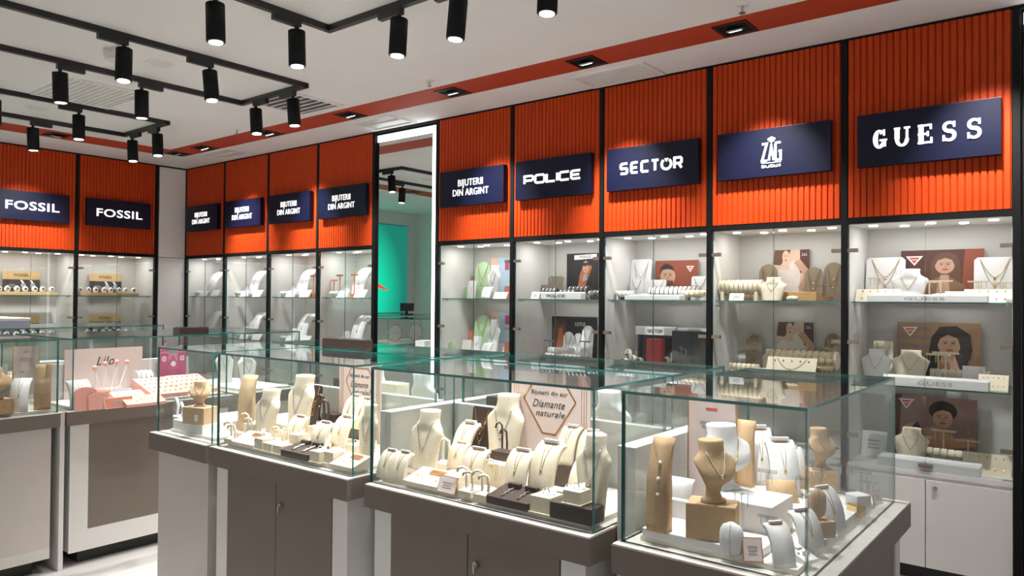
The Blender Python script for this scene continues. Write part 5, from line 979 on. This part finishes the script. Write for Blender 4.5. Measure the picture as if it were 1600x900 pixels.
# ------------------------------------------------------------------ settle: pieces sharing a shelf or case are nudged apart so that none interpenetrate
bpy.context.view_layer.update()
def aabb(t):
    P = [c.matrix_world @ Vector(v) for c in t.children_recursive for v in c.bound_box if c.type == 'MESH'] or [t.matrix_world @ Vector(v) for v in t.bound_box]
    return [min(p[i] for p in P) for i in range(3)]+[max(p[i] for p in P) for i in range(3)]
CONT = [(5.17, 5.645, yf+.012, yr-.012), (5.718, 6.612, yf+.012, ym-.034), (6.742, 7.652, yf+.012, ym-.034), (7.768, 8.238, yf+.012, yr-.012), (3.304, 4.156, -3.428, -2.957), (3.745, 4.128, -2.873, -1.932)]
CONT += [(NX[i]+.026, NX[i+1]-.026, .014, .452) for i in range(5)]+[(FX[i]+.026, FX[i+1]-.026, .014, .452) for i in range(4)]
PADS = {}
obst = [o for o in COL.objects if o.name.startswith('plinth_board')]
for ci, (x0, x1, y0, y1) in enumerate(CONT):
    T = [t for t in REG if x0-.06 <= t.location.x <= x1+.06 and y0-.06 <= t.location.y <= y1+.06 and (t.location.y > 0) == (y0 > 0)]
    if not T: continue
    B = {}
    for t in T:
        q = aabb(t); k = .10 if abs(math.sin(2*t.rotation_euler.z)) > .3 or t.name.startswith(('necklace_bust', 'bracelet_pillow', 'white_cushion')) else .0; k = .04 if t.name.startswith('necklace_bust') and abs(math.sin(2*t.rotation_euler.z)) < .3 else k; ix, iy = (q[3]-q[0])*k/2, (q[4]-q[1])*k/2; B[t.name] = [q[0]+ix, q[1]+iy, q[2], q[3]-ix, q[4]-iy, q[5]]; PADS[t.name] = (ix, iy)
    org = {t.name: Vector(t.location) for t in T}
    rider = {t.name: RIDER[t.name] for t in T if t.name in RIDER}
    for t in T:                                            # a rider sits centred on its block
        if t.name in rider:
            c = B[rider[t.name]]; a = B[t.name]; n_r = [q for q in rider if rider[q] == rider[t.name]]
            if len(n_r) == 1: mv = ((c[0]+c[3]-a[0]-a[3])/2, (c[1]+c[4]-a[1]-a[4])/2)
            else: k = n_r.index(t.name); mv = (c[0]+(c[3]-c[0])*(k+.5)/len(n_r)-(a[0]+a[3])/2, (c[1]+c[4]-a[1]-a[4])/2)
            for q in (0, 3): B[t.name][q] += mv[0]
            for q in (1, 4): B[t.name][q] += mv[1]
            t.location.x += mv[0]; t.location.y += mv[1]
    fixed = {t.name for t in T if t.name.startswith(('poster', 'header_card', 'brand_plate', 'toy_castle'))}
    def shift(n, dx, dy):
        for m in [n]+[q for q in rider if rider[q] == n]:
            o = bpy.data.objects[m]; o.location.x += dx; o.location.y += dy
            for q in (0, 3): B[m][q] += dx
            for q in (1, 4): B[m][q] += dy
    def clamp(n):
        a = B[n]; ix, iy = PADS[n]
        for q in [q for q in rider if rider[q] == n]:
            ix = max(ix, a[0]-B[q][0]+PADS[q][0], B[q][3]-a[3]+PADS[q][0]); iy = max(iy, a[1]-B[q][1]+PADS[q][1], B[q][4]-a[4]+PADS[q][1])
        dx = max(x0-a[0]+ix, 0) or min(x1-a[3]-ix, 0); dy = max(y0-a[1]+iy, 0) or min(y1-a[4]-iy, 0)
        if a[3]-a[0] > x1-x0: dx = (x0+x1-a[0]-a[3])/2
        if dx or dy: shift(n, dx, dy)
    names = [t.name for t in T]
    OB = [aabb(o) for o in obst if o.name]
    for it in range(160):
        moved = False
        for i, n in enumerate(names):
            if n in rider: continue
            if n not in fixed: clamp(n)
            for m in names[i+1:]:
                a, c = B[n], B[m]
                if m in rider and rider[m] == n or n in rider and rider[n] == m: continue
                if a[2] >= c[5]-.001 or c[2] >= a[5]-.001: continue
                ox = min(a[3], c[3])-max(a[0], c[0]); oy = min(a[4], c[4])-max(a[1], c[1])
                if ox <= .0005 or oy <= .0005: continue
                N, Mm = rider.get(n, n), rider.get(m, m)
                if N == Mm: continue
                fa, fb = N in fixed, Mm in fixed
                if fa and fb: continue
                sx = 1 if a[0]+a[3] < c[0]+c[3] else -1; sy = 1 if a[1]+a[4] < c[1]+c[4] else -1
                if ox < oy: d = (ox+.001, 0, sx, 0)
                else: d = (0, oy+.001, 0, sy)
                ka, kb = (0, 1) if fa else ((1, 0) if fb else (.5, .5))
                if ka: shift(N, -d[0]*d[2]*ka, -d[1]*d[3]*ka)
                if kb: shift(Mm, d[0]*d[2]*kb, d[1]*d[3]*kb)
                moved = True
            if n in names and n not in fixed and n not in rider:
                for c in OB:
                    a = B[n]
                    if a[2] >= c[5]-.001 or c[2] >= a[5]-.001: continue
                    ox = min(a[3], c[3])-max(a[0], c[0]); oy = min(a[4], c[4])-max(a[1], c[1])
                    if ox <= .0005 or oy <= .0005: continue
                    if ox < oy: shift(n, -(ox+.001) if a[0]+a[3] < c[0]+c[3] else ox+.001, 0)
                    else: shift(n, 0, -(oy+.001) if a[1]+a[4] < c[1]+c[4] else oy+.001)
                    moved = True
        if not moved: break
    for n in names:
        if n not in fixed and n not in rider: clamp(n)
